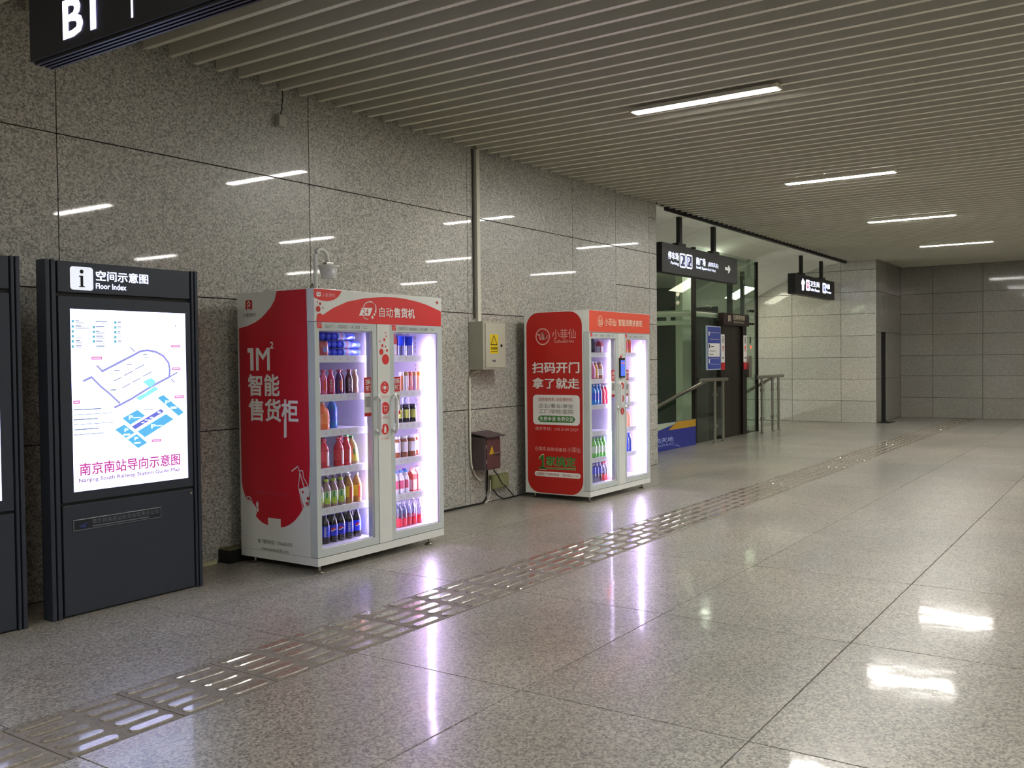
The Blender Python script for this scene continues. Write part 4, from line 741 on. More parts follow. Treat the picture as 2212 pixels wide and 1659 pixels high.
for c_, s_ in ((c1, '扫码开门'), (c2, '选购商品'), (c3, '关门结算')): q.text(s_, (c_[0]-.045, c_[1]-.082, c_[0]+.045, c_[1]-.060))
q.put('post_text', PPINK, V1)
# V1 side print
f = FX(4.697)
PR(f).poly(D['s_red']).put('side_print', RED, V1)
r_ = D['s_1m']; w_ = r_[2]-r_[0]; h_ = r_[3]-r_[1]
q = PR(f, .002)
q.poly([(r_[0], r_[3]), (r_[0]+.27*w_, r_[3]), (r_[0]+.27*w_, r_[1]), (r_[0]+.12*w_, r_[1]), (r_[0]+.12*w_, r_[3]-.2*h_), (r_[0], r_[3]-.2*h_)])
mx0 = r_[0]+.38*w_; mw = .62*w_
q.rect((mx0, r_[1], mx0+.2*mw, r_[3])).rect((mx0+.8*mw, r_[1], mx0+mw, r_[3])).poly([(mx0+.2*mw, r_[3]), (mx0+.5*mw, r_[1]+.68*h_), (mx0+.8*mw, r_[3]), (mx0+.8*mw, r_[3]-.26*h_), (mx0+.5*mw, r_[1]+.45*h_), (mx0+.2*mw, r_[3]-.26*h_)])
q.text('2', D['s_2'], .04).text('智能', D['s_zn'], .030).text('售货柜', D['s_shg'], .030).poly(D['s_tail']).put('side_lettering', PWH, V1)
OFFW = mat('print_offwhite', '#dddcd8', .45)
PR(f, .002).poly(D['s_botfill']).line(D['s_bottle'], .007, True).line(D['s_straw'], .009).put('bottle_drawing', OFFW, V1)
q = PR(f, .002)
c_ = D['s_slice'][0]; q.ring(c_, .040, .008, 24)
for a in range(0, 360, 60): q.line([(c_[0], c_[1]), (c_[0]+.036*math.cos(math.radians(a)), c_[1]+.036*math.sin(math.radians(a)))], .004)
q.put('fruit_slice_drawing', OFFW, V1)
PR(f, .002).disc(D['s_leaf'][0], .013, 14, .026).put('leaf_drawing', OFFW, V1)
PR(f, .002).disc(D['s_leaf'][1], .012, 14, .015).put('leaf_drawing', OFFW, V1)
PR(f, .002).rect(D['s_qr']).put('blank_patch', OFFW, V1)
q = PR(f, .003)
for i, c_ in enumerate(D['s_dots']): q.disc(c_, .012 if i < 2 else .009)
q.put('side_dots', RED3, V1)
PR(f, .002).rrect(D['s_logo'], .015).put('side_badge', RED3, V1)
r_ = D['s_logo']; cu_ = (r_[0]+r_[2])/2; cz_ = (r_[1]+r_[3])/2
PR(f, .003).line([(cu_+.016,cz_+.008),(cu_,cz_+.028),(cu_-.018,cz_+.008)], .008).line([(cu_+.014,cz_-.004),(cu_-.014,cz_+.002),(cu_-.010,cz_-.016)], .007).rect((cu_+.020, cz_-.036, cu_-.020, cz_-.027)).line([(cu_+.002,cz_+.004),(cu_+.012,cz_-.024)], .006).put('side_badge_emblem', PWH, V1)
PR(f, .002).text('小麦便利', D['s_lname']).text('客户服务电话：17366051972', D['s_tel']).text('www.xiaomai24h.com', D['s_web']).put('side_small_text', PGREY, V1)
PR(f, .002).text('让 便 利 无 处 不 在 ！', D['s_slog']).put('side_slogan', mat('print_dim_pink', '#c4506a', .45), V1)
# V2 prints
f = FX(8.612)
r_ = D['v2_rr']
PR(f).rrect((5.655, .065, 4.955, 2.022), .155, 10).put('side_print', RED3, V2)
c_ = D['v2_circ'][0]; R_ = D['v2_circr']
q = PR(f, .002).ring(c_, R_, .012, 40)
xi = D['v2_xian']
q.line([(xi[0], xi[1]+.55*(xi[3]-xi[1])), (xi[0]-.035, xi[3]-.01), (xi[0]-.02, xi[3]-.02), (xi[0]-.03, xi[1]+.01)], .013)
q.line([(xi[0]-.055, xi[1]+.09), (xi[0]-.052, xi[1]+.02), (xi[0]-.068, xi[1]+.012), (xi[0]-.072, xi[3]-.01), (xi[0]-.078, xi[1]+.02), (xi[0]-.095, xi[1]+.016), (xi[0]-.100, xi[1]+.07), (xi[0]-.095, xi[1]+.03), (xi[2]+.01, xi[1]+.03), (xi[2]+.002, xi[1]+.06)], .010)
q.text('小菲仙', D['v2_xfx'], .0).put('side_logo', mat('print_rose', '#e8b4ac', .45), V2)
PR(f, .002).text('Coffee&Drinks', D['v2_cd'], .0).text('南京专线：175 5109 2429', D['v2_g'], .0).text('在南京,', D['v2_h1'], .0).text('自助设备找', D['v2_h2']).text('小菲仙', D['v2_h3']).put('side_small_text', mat('print_rose', '#e8b4ac', .45), V2)
PR(f, .002).text('扫码开门', D['v2_a'], .028).text('拿了就走', D['v2_b'], .022).put('side_lettering', PWH, V2)
PR(f, .002).rrect(D['v2_box'], .04).put('white_panel', PWH, V2)
PR(f, .002).rrect(D['v2_pill2'], .028).put('white_pill', PWH, V2)
PR(f, .003).text('自助咖啡机 自助便利机', D['v2_c'], .0).text('全国客户服务热线：400-822-1172', D['v2_j']).put('side_red_text', mat('print_dull_red', '#b04a42', .5), V2)
PR(f, .003).text('企业/事业/单位', D['v2_d']).text('工厂/学校/医院', D['v2_e']).put('side_grey_text', PGREY, V2)
PR(f, .003).rrect(D['v2_pill'], .042).put('side_green_pill', PGRN, V2)
PR(f, .004).text('免费申请 免费安装', D['v2_f'], .01).put('side_pill_text', PWH, V2)
def one_(g):
    u0, v0, u1, v1 = D['v2_i1']; w_ = u1-u0; h_ = v1-v0
    p_ = [(.0,.74),(.42,1.),(.72,1.),(.72,.12),(1.,.12),(1.,0.),(.05,0.),(.05,.12),(.42,.12),(.42,.76),(.1,.62)]
    return [(u0+w_*(.5+(a-.5)*g), v0+h_*(.5+(b-.5)*g)) for a, b in p_]
PR(f, .002).poly(one_(1.12)).text('家搞定', D['v2_i2'], .045).poly([(a, b) for a, b in D['v2_ul']]).put('side_green_outline', mat('print_cream', '#d8cf9c', .5), V2)
PR(f, .003).poly(one_(.96)).text('家搞定', D['v2_i2'], .025).poly([(a-.003*s, b-.004*s2) for (a, b), s, s2 in zip(D['v2_ul'], (1,-1,-1,1), (1,1,-1,-1))]).put('side_green_text', PGRN, V2)
f = FY(4.87)
part('header_print', MB().box(8.612+.004, 4.866, 1.803, 8.612+1.433, 4.87, 2.026), ORED, H2)
PR(f, .006).ring(D['v2_hd1'][0], D['v2_hdr'], .006, 28).text('仙', D['v2_hxian'], .02).text('小菲仙', D['v2_h_a'], .01).text('|', (D['v2_h_a'][2]+.01, D['v2_h_a'][1], D['v2_h_a'][2]+.014, D['v2_h_a'][3])).text('智能消费扶贫柜', D['v2_h_b'], .02).put('header_lettering', mat('print_peach', '#f0d2b8', .45), H2)
X = 8.612
q = PR(FY(4.866))
for (du, z_, r2) in ((.70, 1.53, .022), (.735, 1.68, .006), (.72, 1.65, .005), (.745, 1.62, .007), (.70, 1.60, .004), (.735, 1.56, .008)): q.disc((X+du, z_), r2)
q.disc((X+.728,1.492), .032)
for z_ in (1.21, 1.07, .93): q.disc((X+.728, z_), .040)
q.put('post_print', RED3, V2)
q = PR(FY(4.866), .002)
q.rect((X+.715,.905,X+.738,.945)).disc((X+.7265,.957),.009,10)
q.ring((X+.728,1.07),.02,.005,16).rect((X+.713,1.198,X+.743,1.222)); q.put('post_symbols', PPINK, V2)
ph = part('phone_terminal', B(X+.655, 4.845, 1.303, X+.765, 4.866, 1.523), BLACK, V2, bevel=.004)
part('terminal_screen', B(X+.663, 4.8435, 1.322, X+.757, 4.8455, 1.497), mat('terminal_screen', '#4a66e6', .3, emit=.9), ph)
PR(FY(4.8432)).rect((X+.668,1.455,X+.752,1.475)).put('screen_bar', mat('terminal_bar', '#b06a8a', .3, emit=.6), ph)
# security camera on V1
t = thing('security_camera', 'white dome security camera on a bent pole on top of the vending machine', 'camera', (4.845, 5.05, 2.03))
yc = 5.0
pl = [(4.843,yc,2.032),(4.843,yc,2.27)]+[(4.903-.060*math.cos(math.radians(a)), yc, 2.27+.060*math.sin(math.radians(a))) for a in range(15, 166, 15)]+[(4.963,yc,2.262),(4.968,yc,2.235)]
part('pole', MB().tube(pl, .0155, 12), WPAINT, t, smooth=True)
part('base_flange', MB().lathe([(.035,0),(.035,.006),(.018,.012)], (4.843,yc,2.03), 16), WPAINT, t, smooth=True)
part('bracket', MB().box(4.935, yc-.02, 2.215, 5.005, yc+.02, 2.238), STEEL, t, bevel=.004)
part('housing', MB().lathe([(.068,.0),(.078,.002),(.080,.016),(.062,.022),(.058,.018)][::-1] if 0 else [(.045,-.086),(.052,-.078),(.064,-.03),(.068,-.006),(.080,.0),(.080,.010),(.05,.016),(.02,.018)], (4.972,yc,2.205), 24), WPAINT, t, smooth=True)
part('lens_dome', MB().lathe([(.001,-.034),(.020,-.030),(.034,-.018),(.040,0),(.034,.018),(.020,.030),(.001,.034)], (4.950,yc-.036,2.162), 20), mat('dome_plastic', '#e8e8ee', .25, coat=.4), t, smooth=True)
cb = tag(part('cable', MB().tube([(4.94,5.2,2.034),(4.99,5.2,2.07),(5.02,5.22,2.10),(5.06,5.25,2.07),(5.1,5.3,2.036),(5.3,5.4,2.036),(5.42,5.42,2.045),(5.6,5.5,2.034)], .003, 6), RUBBER), 'thin black cable lying on top of the first vending machine', 'cable')
# ------------------------------------------------------------------ products
def cmat(c, rough=.25, coat=.4): return mat('pack_'+c.lstrip('#'), c, rough, coat=coat, noise=.05)
WATER = glass('water_plastic', '#dfe4f2', 1.0, .12)
_P = {}
TH = math.radians(232)      # direction, seen from above, that the fronts of the packs face
def emblem(r, zc_, R, part_):
    m = MB(); n = 14
    for i in range(n):
        a0 = -R+2*R*i/n; a1 = a0+2*R/n
        def lim(a):
            h = math.sqrt(max(0, R*R-a*a)); wv = R*.28*math.sin(a/R*2.6)
            return {'red': (wv+R*.16, h), 'white': (wv-R*.16, wv+R*.16), 'blue': (-h, wv-R*.16)}[part_], h
        (l0, u0), h0 = lim(a0); (l1, u1), h1 = lim(a1)
        l0, u0, l1, u1 = [max(-h, min(h, q)) for q, h in ((l0,h0),(u0,h0),(l1,h1),(u1,h1))]
        P_ = [(TH+a0/r, l0), (TH+a1/r, l1), (TH+a1/r, u1), (TH+a0/r, u0)]
        m.add([(r*math.cos(t_), r*math.sin(t_), zc_+v) for t_, v in P_], [(0,1,2,3)])
    return m
def wraptext(s, r, z0, z1, wid, off=0., bold=.03, vertical=False):
    vs, fs = text_geo(s, bold); m = MB(); q = []
    for x, y, l in vs:
        if vertical: a = (y-.5)*wid; z = z0+(z1-z0)*x; a = -a
        else: a = (x-.5)*wid; z = z0+(z1-z0)*y
        t_ = TH+off+a/r; q.append(((r+l)*math.cos(t_), (r+l)*math.sin(t_), z))
    return m.add(q, fs)
def proto(kind, r, h, body, cap, label, extra=None):
    k = (kind, r, h, body, cap, label, extra)
    if k in _P: return _P[k]
    out = []
    def ad(nm, mb, mt): 
        me = mb.mesh(nm, smooth=True); me.materials.append(mt); out.append((nm, me, mt))
    bm_ = WATER if body == 'water' else cmat(body)
    if kind == 'bottle':
        prof = [(r*.82,0),(r*.98,.006),(r,.02),(r,h*.58),(r*.93,h*.66),(r*.72,h*.76),(r*.42,h*.86),(.0125,h*.90),(.0125,h*.93)]
        if extra == 'waist': prof = [(r*.85,0),(r,.01),(r,h*.22),(r*.84,h*.36),(r*.86,h*.42),(r,h*.55),(r*.92,h*.68),(r*.5,h*.84),(.014,h*.9),(.014,h*.93)]
        if extra == 'square': prof = [(r*.85,0),(r*.96,.006),(r*.96,h*.66),(r*.8,h*.75),(.016,h*.86),(.016,h*.93)]
        ad('bottle_body', MB().lathe(prof, n=18, sq=.35 if extra == 'square' else 0), bm_)
        cr = .0175
        ad('cap', MB().lathe([(cr*.96,h*.915),(cr,h*.92),(cr,h*.985),(cr*.9,h)], n=16), cmat(cap))
        if label: 
            z0, z1 = (h*.22, h*.58) if extra not in ('low', 'high') else ((.004, h*.34) if extra == 'low' else (h*.42, h*.78))
            if extra == 'waist': z0, z1 = h*.05, h*.9*.0+h*.20
            rr = r*1.012 if extra != 'square' else r*1.0
            ad('label_band', MB().lathe([(rr,z0),(rr,z1)], n=18, sq=.35 if extra == 'square' else 0), cmat(label, .4))
        if extra == 'cola':
            for p_, c_ in (('red','#d21f2c'),('white','#f3f3f5'),('blue','#1c2fb4')): ad('emblem_'+p_, emblem(r*1.02, h*.40, r*.62, p_), cmat(c_, .4))
        if extra == 'colatext': ad('label_text', wraptext('PEPSI', r*1.02, h*.25, h*.55, r*.55, vertical=True), PWH)
        if extra == 'fruit':
            ad('label_picture', MB().band(r*1.03, h*.12, h*.36, TH-.9, TH+.7), cmat('#b4d84a', .4)); ad('label_mark', MB().band(r*1.035, h*.34, h*.56, TH-.2, TH+.25), cmat('#3f9a4c', .4))
        if extra == 'redstrip': ad('label_picture', MB().band(r*1.0+.002, h*.16, h*.56, TH+.1, TH+.75), cmat('#d4502a', .4))
        if extra == 'vtext': ad('label_text', wraptext('YOIYA', r*1.025, h*.1, h*.62, r*.6, vertical=True), PWH)
        if extra == 'side': ad('label_picture', MB().band(r*1.02, h*.08, h*.56, TH+.5, TH+1.5), cmat('#e8d8d0', .4))
    elif kind == 'can':
        ad('can_body', MB().lathe([(r*.85,0),(r,.006),(r,h-.01),(r*.88,h)], n=18), bm_)
        ad('can_lid', MB().lathe([(r*.86,h-.002),(r*.86,h+.001)], n=18), cmat(cap))
        if label: ad('label_band', MB().band(r*1.015, h*.04, h*.8, TH-.7, TH+.5), cmat(label, .4))
    elif kind == 'jar':
        ad('jar_body', MB().lathe([(r*.9,0),(r,.01),(r,h*.78),(r*.85,h*.86)], n=18), bm_)
        ad('cap', MB().lathe([(r*.88,h*.87),(r*.9,h*.88),(r*.9,h*.985),(r*.86,h)], n=18), cmat(cap))
        if label: ad('label_band', MB().band(r*1.02, h*.26, h*.72, TH-.75, TH+.75), cmat(label, .5))
    elif kind == 'carton':
        ad('carton_body', MB().box(-r,-r,0,r,r,h*.74).add([(-r,-r,h*.74),(r,-r,h*.74),(r,r,h*.74),(-r,r,h*.74),(-r,0,h*.92),(r,0,h*.92)], [(0,1,5,4),(2,3,4,5),(1,2,5),(3,0,4)]), bm_)
        ad('carton_top', MB().box(-r,-.003,h*.9,r,.003,h), cmat(cap))
        ad('carton_print', MB().box(-r*.8,-r-.001,h*.06,r*.8,-r,h*.5).box(-r-.001,-r*.8,h*.06,-r,r*.8,h*.5), cmat(label, .5))
    elif kind == 'roll':      # wrapped biscuit roll or tube lying with its end to the front
        ad('wrapper', MB().tube([(0,-h/2,r),(0,-h/2+.006,r),(0,h/2-.006,r),(0,h/2,r)], [r*.8,r,r,r*.8], 14), bm_)
        ad('end_glint', MB().tube([(0,-h/2-.001,r*1.1),(0,-h/2,r*1.1)], r*.22, 8), cmat(cap))
    elif kind == 'pack':      # wrapped roll lying along the shelf
        ad('wrapper', MB().tube([(-h/2,0,r),(-h/2+.008,0,r),(h/2-.008,0,r),(h/2,0,r)], [r*.8,r,r,r*.8], 14), bm_)
        ad('print_band', MB().tube([(-h*.45,0,r),(-h*.05,0,r)], r*1.015, 14), cmat(label, .4)); ad('print_stripe', MB().tube([(-h*.3,0,r),(-h*.22,0,r)], r*1.03, 14), cmat(cap, .4))
        ad('end_disc', MB().tube([(h*.38,0,r),(h*.5,0,r)], r*.98, 14), cmat('#3c3d44'))
    elif kind == 'pouch':
        m = MB().lathe([(.6,0),(1,.08),(1.05,.4),(.95,.8),(.9,1.0)], n=16); m.v = [(x*r, y*r*.35*(1 if z < .9 else .15), z*h) for x, y, z in m.v]
        ad('pouch_body', m, bm_); ad('pouch_picture', MB().lathe([(.001,-.0),(.5,.0),(.5,.02)], n=14), cmat(label, .4))
        me = out[-1][1]
        for v in me.vertices: v.co = Vector((v.co.x*r, -r*.36-v.co.z*.05, h*.45+v.co.y*r))
    _P[k] = out; return out
ORD = ['first','second','third','fourth','fifth','sixth','seventh','eighth','ninth']
def product(name, cat, desc, where, group, pos, kind, r, h, body, cap, label, extra=None, tilt=0., yaw=0.):
    t = thing(name, (desc+', '+where), cat, pos, group)
    if len((desc+' '+where).split()) > 16: print('LONGLABEL', desc, where)
    for nm, me, mt in proto(kind, r, h, body, cap, label, extra): put(nm, me, mt, t)
    if tilt: t.rotation_euler = (0, tilt, yaw)
    elif yaw: t.rotation_euler = (0, 0, yaw)
    return t
A1 = SHZ['a']; A2 = SHZ['b']; yF = 5.03
def row(name, cat, desc, xs_, y, z, where, group, args, n0=0, tilt=0):
    tot = len(xs_)
    for i, x_ in enumerate(xs_):
        wpos_ = '%s from left %s' % (ORD[i+n0], where) if tot > 1 else where
        product(name, cat, desc, wpos_, group, (x_, y+random.uniform(-.004, .004), z+.0005), *args, tilt=tilt)
# left half, bottom deck: cola
D0 = .1655
cx = [4.945, 5.028, 5.108, 5.196, 5.284]; cx = [4.862]+cx
for i, x_ in enumerate(cx):
    ex = ('colatext','colatext','cola','cola','colatext','cola')[i]
    product('cola_bottle', 'bottle', 'cola bottle with blue cap', '%s from left, front row, lowest deck, first machine' % ORD[i], 'cola bottles in the first machine', (x_, yF+.02, D0), 'bottle', .0345, .225, '#170d10', '#1f3fd6', '#1f35d0', ex)
for i in range(5):
    product('cola_bottle', 'bottle', 'cola bottle with blue cap', '%s from left, second row, lowest deck, first machine' % ORD[i], 'cola bottles in the first machine', (4.99+.08*i, yF+.105, D0), 'bottle', .0345, .225, '#170d10', '#1f3fd6', '#1f35d0', 'colatext')
# shelf 5
z = A1[4]
for i, x_ in enumerate((4.872, 4.945, 5.018, 5.095)):
    product('green_drink_bottle', 'bottle', 'small pear drink bottle with lime cap', '%s from left, fifth shelf, first machine' % ORD[i], 'lime-capped bottles in the first machine', (x_, yF+.0, z), 'bottle', .0345, .205, '#9c7f76', '#b9dc2f', '#cfe4b2', 'fruit')
for i, x_ in enumerate((5.180, 5.272)):
    product('tea_bottle', 'bottle', 'yellow iced tea bottle', '%s from left, fifth shelf front, first machine' % ORD[i], 'yellow tea bottles in the first machine', (x_, yF+.005, z), 'bottle', .0375, .225, '#b07f3c', '#eeeef2', '#e8c81c', 'redstrip')
for i in range(5):
    product('tea_bottle', 'bottle', 'white capped tea bottle', '%s from left, fifth shelf back row, first machine' % ORD[i], 'yellow tea bottles in the first machine', (4.985+.0745*i, yF+.115, z), 'bottle', .0365, .225, '#6d5648', '#e6e6ee', '#8c7040', None)
# shelf 4
z = A1[3]
row('red_drink_bottle', 'bottle', 'red juice bottle', [4.925, 5.075, 5.158], yF, z, 'in front on the fourth shelf, first machine', 'red bottles in the first machine', ('bottle', .038, .215, '#cf2038', '#d8283c', '#e0303e', 'side'))
row('red_drink_bottle', 'bottle', 'red juice bottle', [5.01, 5.20], yF+.1, z, 'in the fourth shelf back row, first machine', 'red bottles in the first machine', ('bottle', .038, .215, '#b81c3c', '#c8283c', '#d0303e', None))
product('green_drink_bottle', 'bottle', 'yellow-green bottle leaning to the left', 'right of the red bottles on the fourth shelf', 'leaning green bottles', (5.275, yF+.02, z+.008), 'bottle', .034, .215, '#a9a860', '#4ca040', '#b9bc78', 'fruit', tilt=-.20)
product('green_drink_bottle', 'bottle', 'green-capped bottle upright', 'behind the red bottles on the fourth shelf', 'leaning green bottles', (5.30, yF+.13, z), 'bottle', .034, .22, '#7d9a50', '#4ca040', '#a9bc68', 'fruit')
# shelf 3
z = A1[2]
product('orange_drink_bottle', 'bottle', 'big orange juice bottle', 'front left of the third shelf, first machine', None, (4.925, yF+.01, z), 'bottle', .048, .205, '#e8743a', '#f0b48a', '#f08848', 'square')
product('orange_drink_bottle', 'bottle', 'orange bottle half hidden by door frame', 'far left, third shelf, first machine', None, (4.845, yF+.06, z), 'bottle', .034, .205, '#e06a34', '#f0b48a', None, 'square')
product('blue_drink_bottle', 'bottle', 'teal blue sports drink bottle', 'behind the orange bottle on the third shelf, first machine', None, (5.135, yF+.12, z), 'bottle', .042, .235, '#2f6fa8', '#2a9ab8', '#2a50b0', None)
# shelf 2
z = A1[1]
spec = [(4.865,.0,'#c77ab0','#c04a70','#a85aa0','side'),(4.930,.0,'#d86a8a','#d85070','#d04a70','redstrip'),(5.008,.0,'#c83a60','#d04a60','#c02848','vtext'),(5.092,.0,'#5a2a70','#c04a60','#50286a','redstrip'),(5.150,.04,'#b03050','#b03a50','#802038','vtext'),(5.200,.0,'#501828','#a02c40','#401420','vtext'),(5.262,.0,'#b8907c','#e8dcd4',None,'waist')]
dn = ['lilac','rose pink','crimson lettered','purple','dark pink','dark maroon lettered','brown waisted']
for (x_, dy, b_, c_, l_, e_), d_ in zip(spec, dn):
    product('small_drink_bottle', 'bottle', '%s small drink bottle' % d_, 'in the row on the second shelf, first machine', 'small bottles on the second shelf', (x_, yF+dy, z), 'bottle', .0285, .185, b_, c_, l_, e_)
# shelf 1
z = A1[0]
rr = .0290
for lvl, xs2 in enumerate(([4.985, 5.044, 5.103], [4.985, 5.044, 5.103], [4.870, 4.929, 4.988, 5.047])):
    for i, x_ in enumerate(xs2):
        product('biscuit_roll', 'biscuit roll', 'blue biscuit roll lying end-on', '%s from left in the %s layer, top shelf' % (ORD[i], ('lowest','middle','top')[lvl]), 'blue rolls on the top shelf', (x_, yF+.05, z+lvl*(2*rr+.002)), 'roll', rr, .12, '#1a35cc', '#8aa0f4', None)
for lvl, x_ in enumerate((5.228, 5.228, 5.172)):
    product('biscuit_roll', 'biscuit roll', 'printed biscuit roll lying lengthwise', ('at the bottom right','at the middle right','at the top right')[lvl]+' of the stack, top shelf', 'blue rolls on the top shelf', (x_, yF+.02+.0*lvl, z+lvl*(2*rr+.002)), 'pack', rr, .185, '#3a52c8', '#d87a7a', '#9db4ee')
product('snack_pouch', 'snack bag', 'red snack pouch with round blue print', 'front left of the top shelf, first machine', None, (4.925, yF-.015, z), 'pouch', .045, .11, '#b44a4c', '#c86a60', '#7d86c4')
product('snack_pouch', 'snack bag', 'small peach snack pouch', 'far left of the top shelf, first machine', None, (4.855, yF-.015, z), 'pouch', .030, .075, '#dd9a82', '#c86a60', '#e8b49a')
# right half of V1
row('water_bottle', 'bottle', 'red labelled clear bottle', [5.748, 5.80, 5.862, 5.926, 5.998], yF-.0, D0, "on the lowest deck front, nearer machine's right door", 'red-labelled clear bottles', ('bottle', .029, .205, 'water', '#e4e2ee', '#dc2c3c', 'low'))
product('water_bottle', 'bottle', 'clear bottle with red label', 'rightmost beside the bright tube on the lowest deck', 'red-labelled clear bottles', (6.055-.03, yF+.09, D0), 'bottle', .029, .205, 'water', '#e4e2ee', '#dc2c3c', 'low')
row('water_bottle', 'bottle', 'clear bottle', [5.84, 5.90, 5.96], yF+.10, D0, "on the lowest deck back row, nearer machine's right door", 'red-labelled clear bottles', ('bottle', .029, .215, 'water', '#c8c6d8', '#dc2c3c', 'low'))
row('yogurt_bottle', 'bottle', 'white yogurt bottle', [5.715, 5.776, 5.836], yF, A1[4], "on the fifth shelf, nearer machine's right door", 'blue-capped yogurt bottles', ('bottle', .0285, .185, '#e9e4ee', '#2f86dc', '#d8607a', None))
row('yogurt_bottle', 'bottle', 'dark blue capped yogurt bottle', [5.905], yF+.07, A1[4], 'rightmost, behind the others on the fifth shelf', 'blue-capped yogurt bottles', ('bottle', .0285, .185, '#e0dcec', '#3a3ec0', '#a9a4d8', None))
row('drink_carton', 'carton', 'red drink carton with gabled top', [5.940, 6.003], yF+.01, A1[4], 'on the fifth shelf beside the yogurt', 'red cartons', ('carton', .028, .19, '#e2553c', '#e8603c', '#ecd0cc'))
row('tea_jar', 'jar', 'brown jar with white lid', [5.735, 5.830, 5.925], yF+.015, A1[3], "on the fourth shelf, nearer machine's right door", 'white-lidded jars', ('jar', .0430, .175, '#8a4a28', '#ece8ee', '#e6e0e6'))
product('tea_jar', 'jar', 'brown jar with white lid', 'rightmost on the fourth shelf against the bright tube', 'white-lidded jars', (6.01, yF+.04, A1[3]), 'jar', .038, .175, '#9a4a22', '#ece8ee', '#f4f0f6')
row('dark_jar', 'jar', 'dark jar with green label', [5.765, 5.845, 5.925], yF+.0, A1[2], "on the third shelf, nearer machine's right door", 'dark jars with green labels', ('jar', .0380, .15, '#1e1a24', '#34344a', '#c4c860'))
product('plastic_bag', 'bag', 'crumpled clear plastic bag', 'on top of the dark jars, third shelf', None, (5.885, yF+.03, A1[2]+.152), 'pouch', .05, .06, 'water', '#ffffff', '#c8c8e0')
spec = [(5.80,'#e8e2ea','#b06a40','white and brown'),(5.855,'#a8703c','#f4eef0','brown'),(5.905,'#e0544c','#f0a0a0','coral red'),(5.958,'#d08a60','#b9a4cc','orange and lilac'),(6.015,'#e8a03c','#ead8c4','amber')]
for x_, b_, l_, d_ in spec: product('drink_can', 'can', '%s tall drink can' % d_, "on the second shelf, nearer machine's right door", 'tall cans on the second shelf', (x_, yF, A1[1]), 'can', .0245, .155, b_, '#d8d0d8', l_)
row('water_bottle', 'bottle', 'large blue labelled water bottle', [5.785, 5.885], yF, A1[0], "on the top shelf, nearer machine's right door", 'large water bottles on the top shelf', ('bottle', .044, .205, 'water', '#eeeef4', '#1f3fd6', 'high'))
row('water_bottle', 'bottle', 'large clear water bottle', [5.865, 5.965], yF+.125, A1[0], "top shelf back row, nearer machine's right door", 'large water bottles on the top shelf', ('bottle', .044, .205, 'water', '#e4e4ee', '#1f3fd6', 'high'))
product('drink_carton', 'carton', 'red and white slim pack', "far left of the top shelf, nearer machine's right door", None, (5.70, yF, A1[0]), 'carton', .026, .19, '#d85a5a', '#e8603c', '#f4eef0')
# V2 products
z = A2[0]; W2 = 'in the second machine'
product('dark_bottle', 'bottle', 'dark bottle with black cap', 'top left shelf of the second machine', None, (9.04, yF+.05, z), 'bottle', .036, .20, '#38384a', '#1c1c20', '#404050', None)
product('drink_carton', 'carton', 'white and red box', 'beside the dark bottle, top left shelf, second machine', None, (9.125-.03, yF-.02, z), 'carton', .030, .15, '#c9505a', '#d8d0d8', '#f0ecf2')
z = A2[1]
for x_, b_, l_, d_ in ((8.975,'#c86a8e','#c86a8e','pink'),(9.045,'#d2843e','#d8a04a','orange'),(9.155,'#a9705a','#ece8ee','brown white-labelled'),(9.215,'#8a5a50','#d8d0d8','dark amber')):
    product('small_drink_bottle', 'bottle', '%s bottle with white cap' % d_, 'second shelf, left door, second machine', 'white-capped bottles in the second machine', (x_-.02, yF+(.05 if d_.startswith('dark') else 0), z), 'bottle', .0325, .195, b_, '#f0eaf4', l_, None)
z = A2[2]
row('blue_drink_bottle', 'bottle', 'bright blue drink bottle', [8.965, 9.035, 9.10], yF, z, 'on the third shelf, left door, second machine', 'blue bottles in the second machine', ('bottle', .034, .225, '#2e86d8', '#6ab4ea', '#1f50d0', None))
row('red_drink_bottle', 'bottle', 'red waisted bottle', [9.185, 9.262], yF, z, 'beside the blue bottles, third shelf, second machine', 'red waisted bottles', ('bottle', .0345, .205, '#d83a48', '#ece4f0', '#d02c3c', 'waist'))
z = A2[4]
row('green_drink_bottle', 'bottle', 'bright green tea bottle', [8.965, 9.04, 9.115, 9.19], yF, z, 'on the fifth shelf, left door, second machine', 'green bottles in the second machine', ('bottle', .034, .215, '#6cc24e', '#7ad060', '#d8e8d0', None))
row('water_bottle', 'bottle', 'blue labelled water bottle', [8.95, 9.02, 9.09], yF, D0, 'on the lowest deck, left door, second machine', 'bottles on the lowest deck of the second machine', ('bottle', .033, .215, 'water', '#8a9ae0', '#4a5ac8', 'high'))
row('water_bottle', 'bottle', 'red capped clear bottle', [9.165, 9.235], yF, D0, 'on the lowest deck, left door, second machine', 'bottles on the lowest deck of the second machine', ('bottle', .033, .205, 'water', '#d23c3c', '#dc3c3c', 'low'))
row('orange_drink_bottle', 'bottle', 'orange juice bottle', [9.735, 9.81], yF, A2[0], 'on the top shelf, right door, second machine', 'orange bottles in the second machine', ('bottle', .036, .205, '#ea8a3c', '#ec9a3c', '#e85a4a', None))
product('orange_drink_bottle', 'bottle', 'half-full orange drink bottle with clear shoulder', 'fourth shelf, right door, second machine', None, (9.78, yF, A2[3]), 'bottle', .034, .20, '#e8a878', '#e0dcec', None, None)
row('blue_drink_bottle', 'bottle', 'deep blue bottle', [9.745, 9.81], yF, A2[4], 'on the fifth shelf, right door, second machine', 'deep blue bottles', ('bottle', .034, .215, '#3a56cc', '#3a56d8', '#2a3ec0', None))
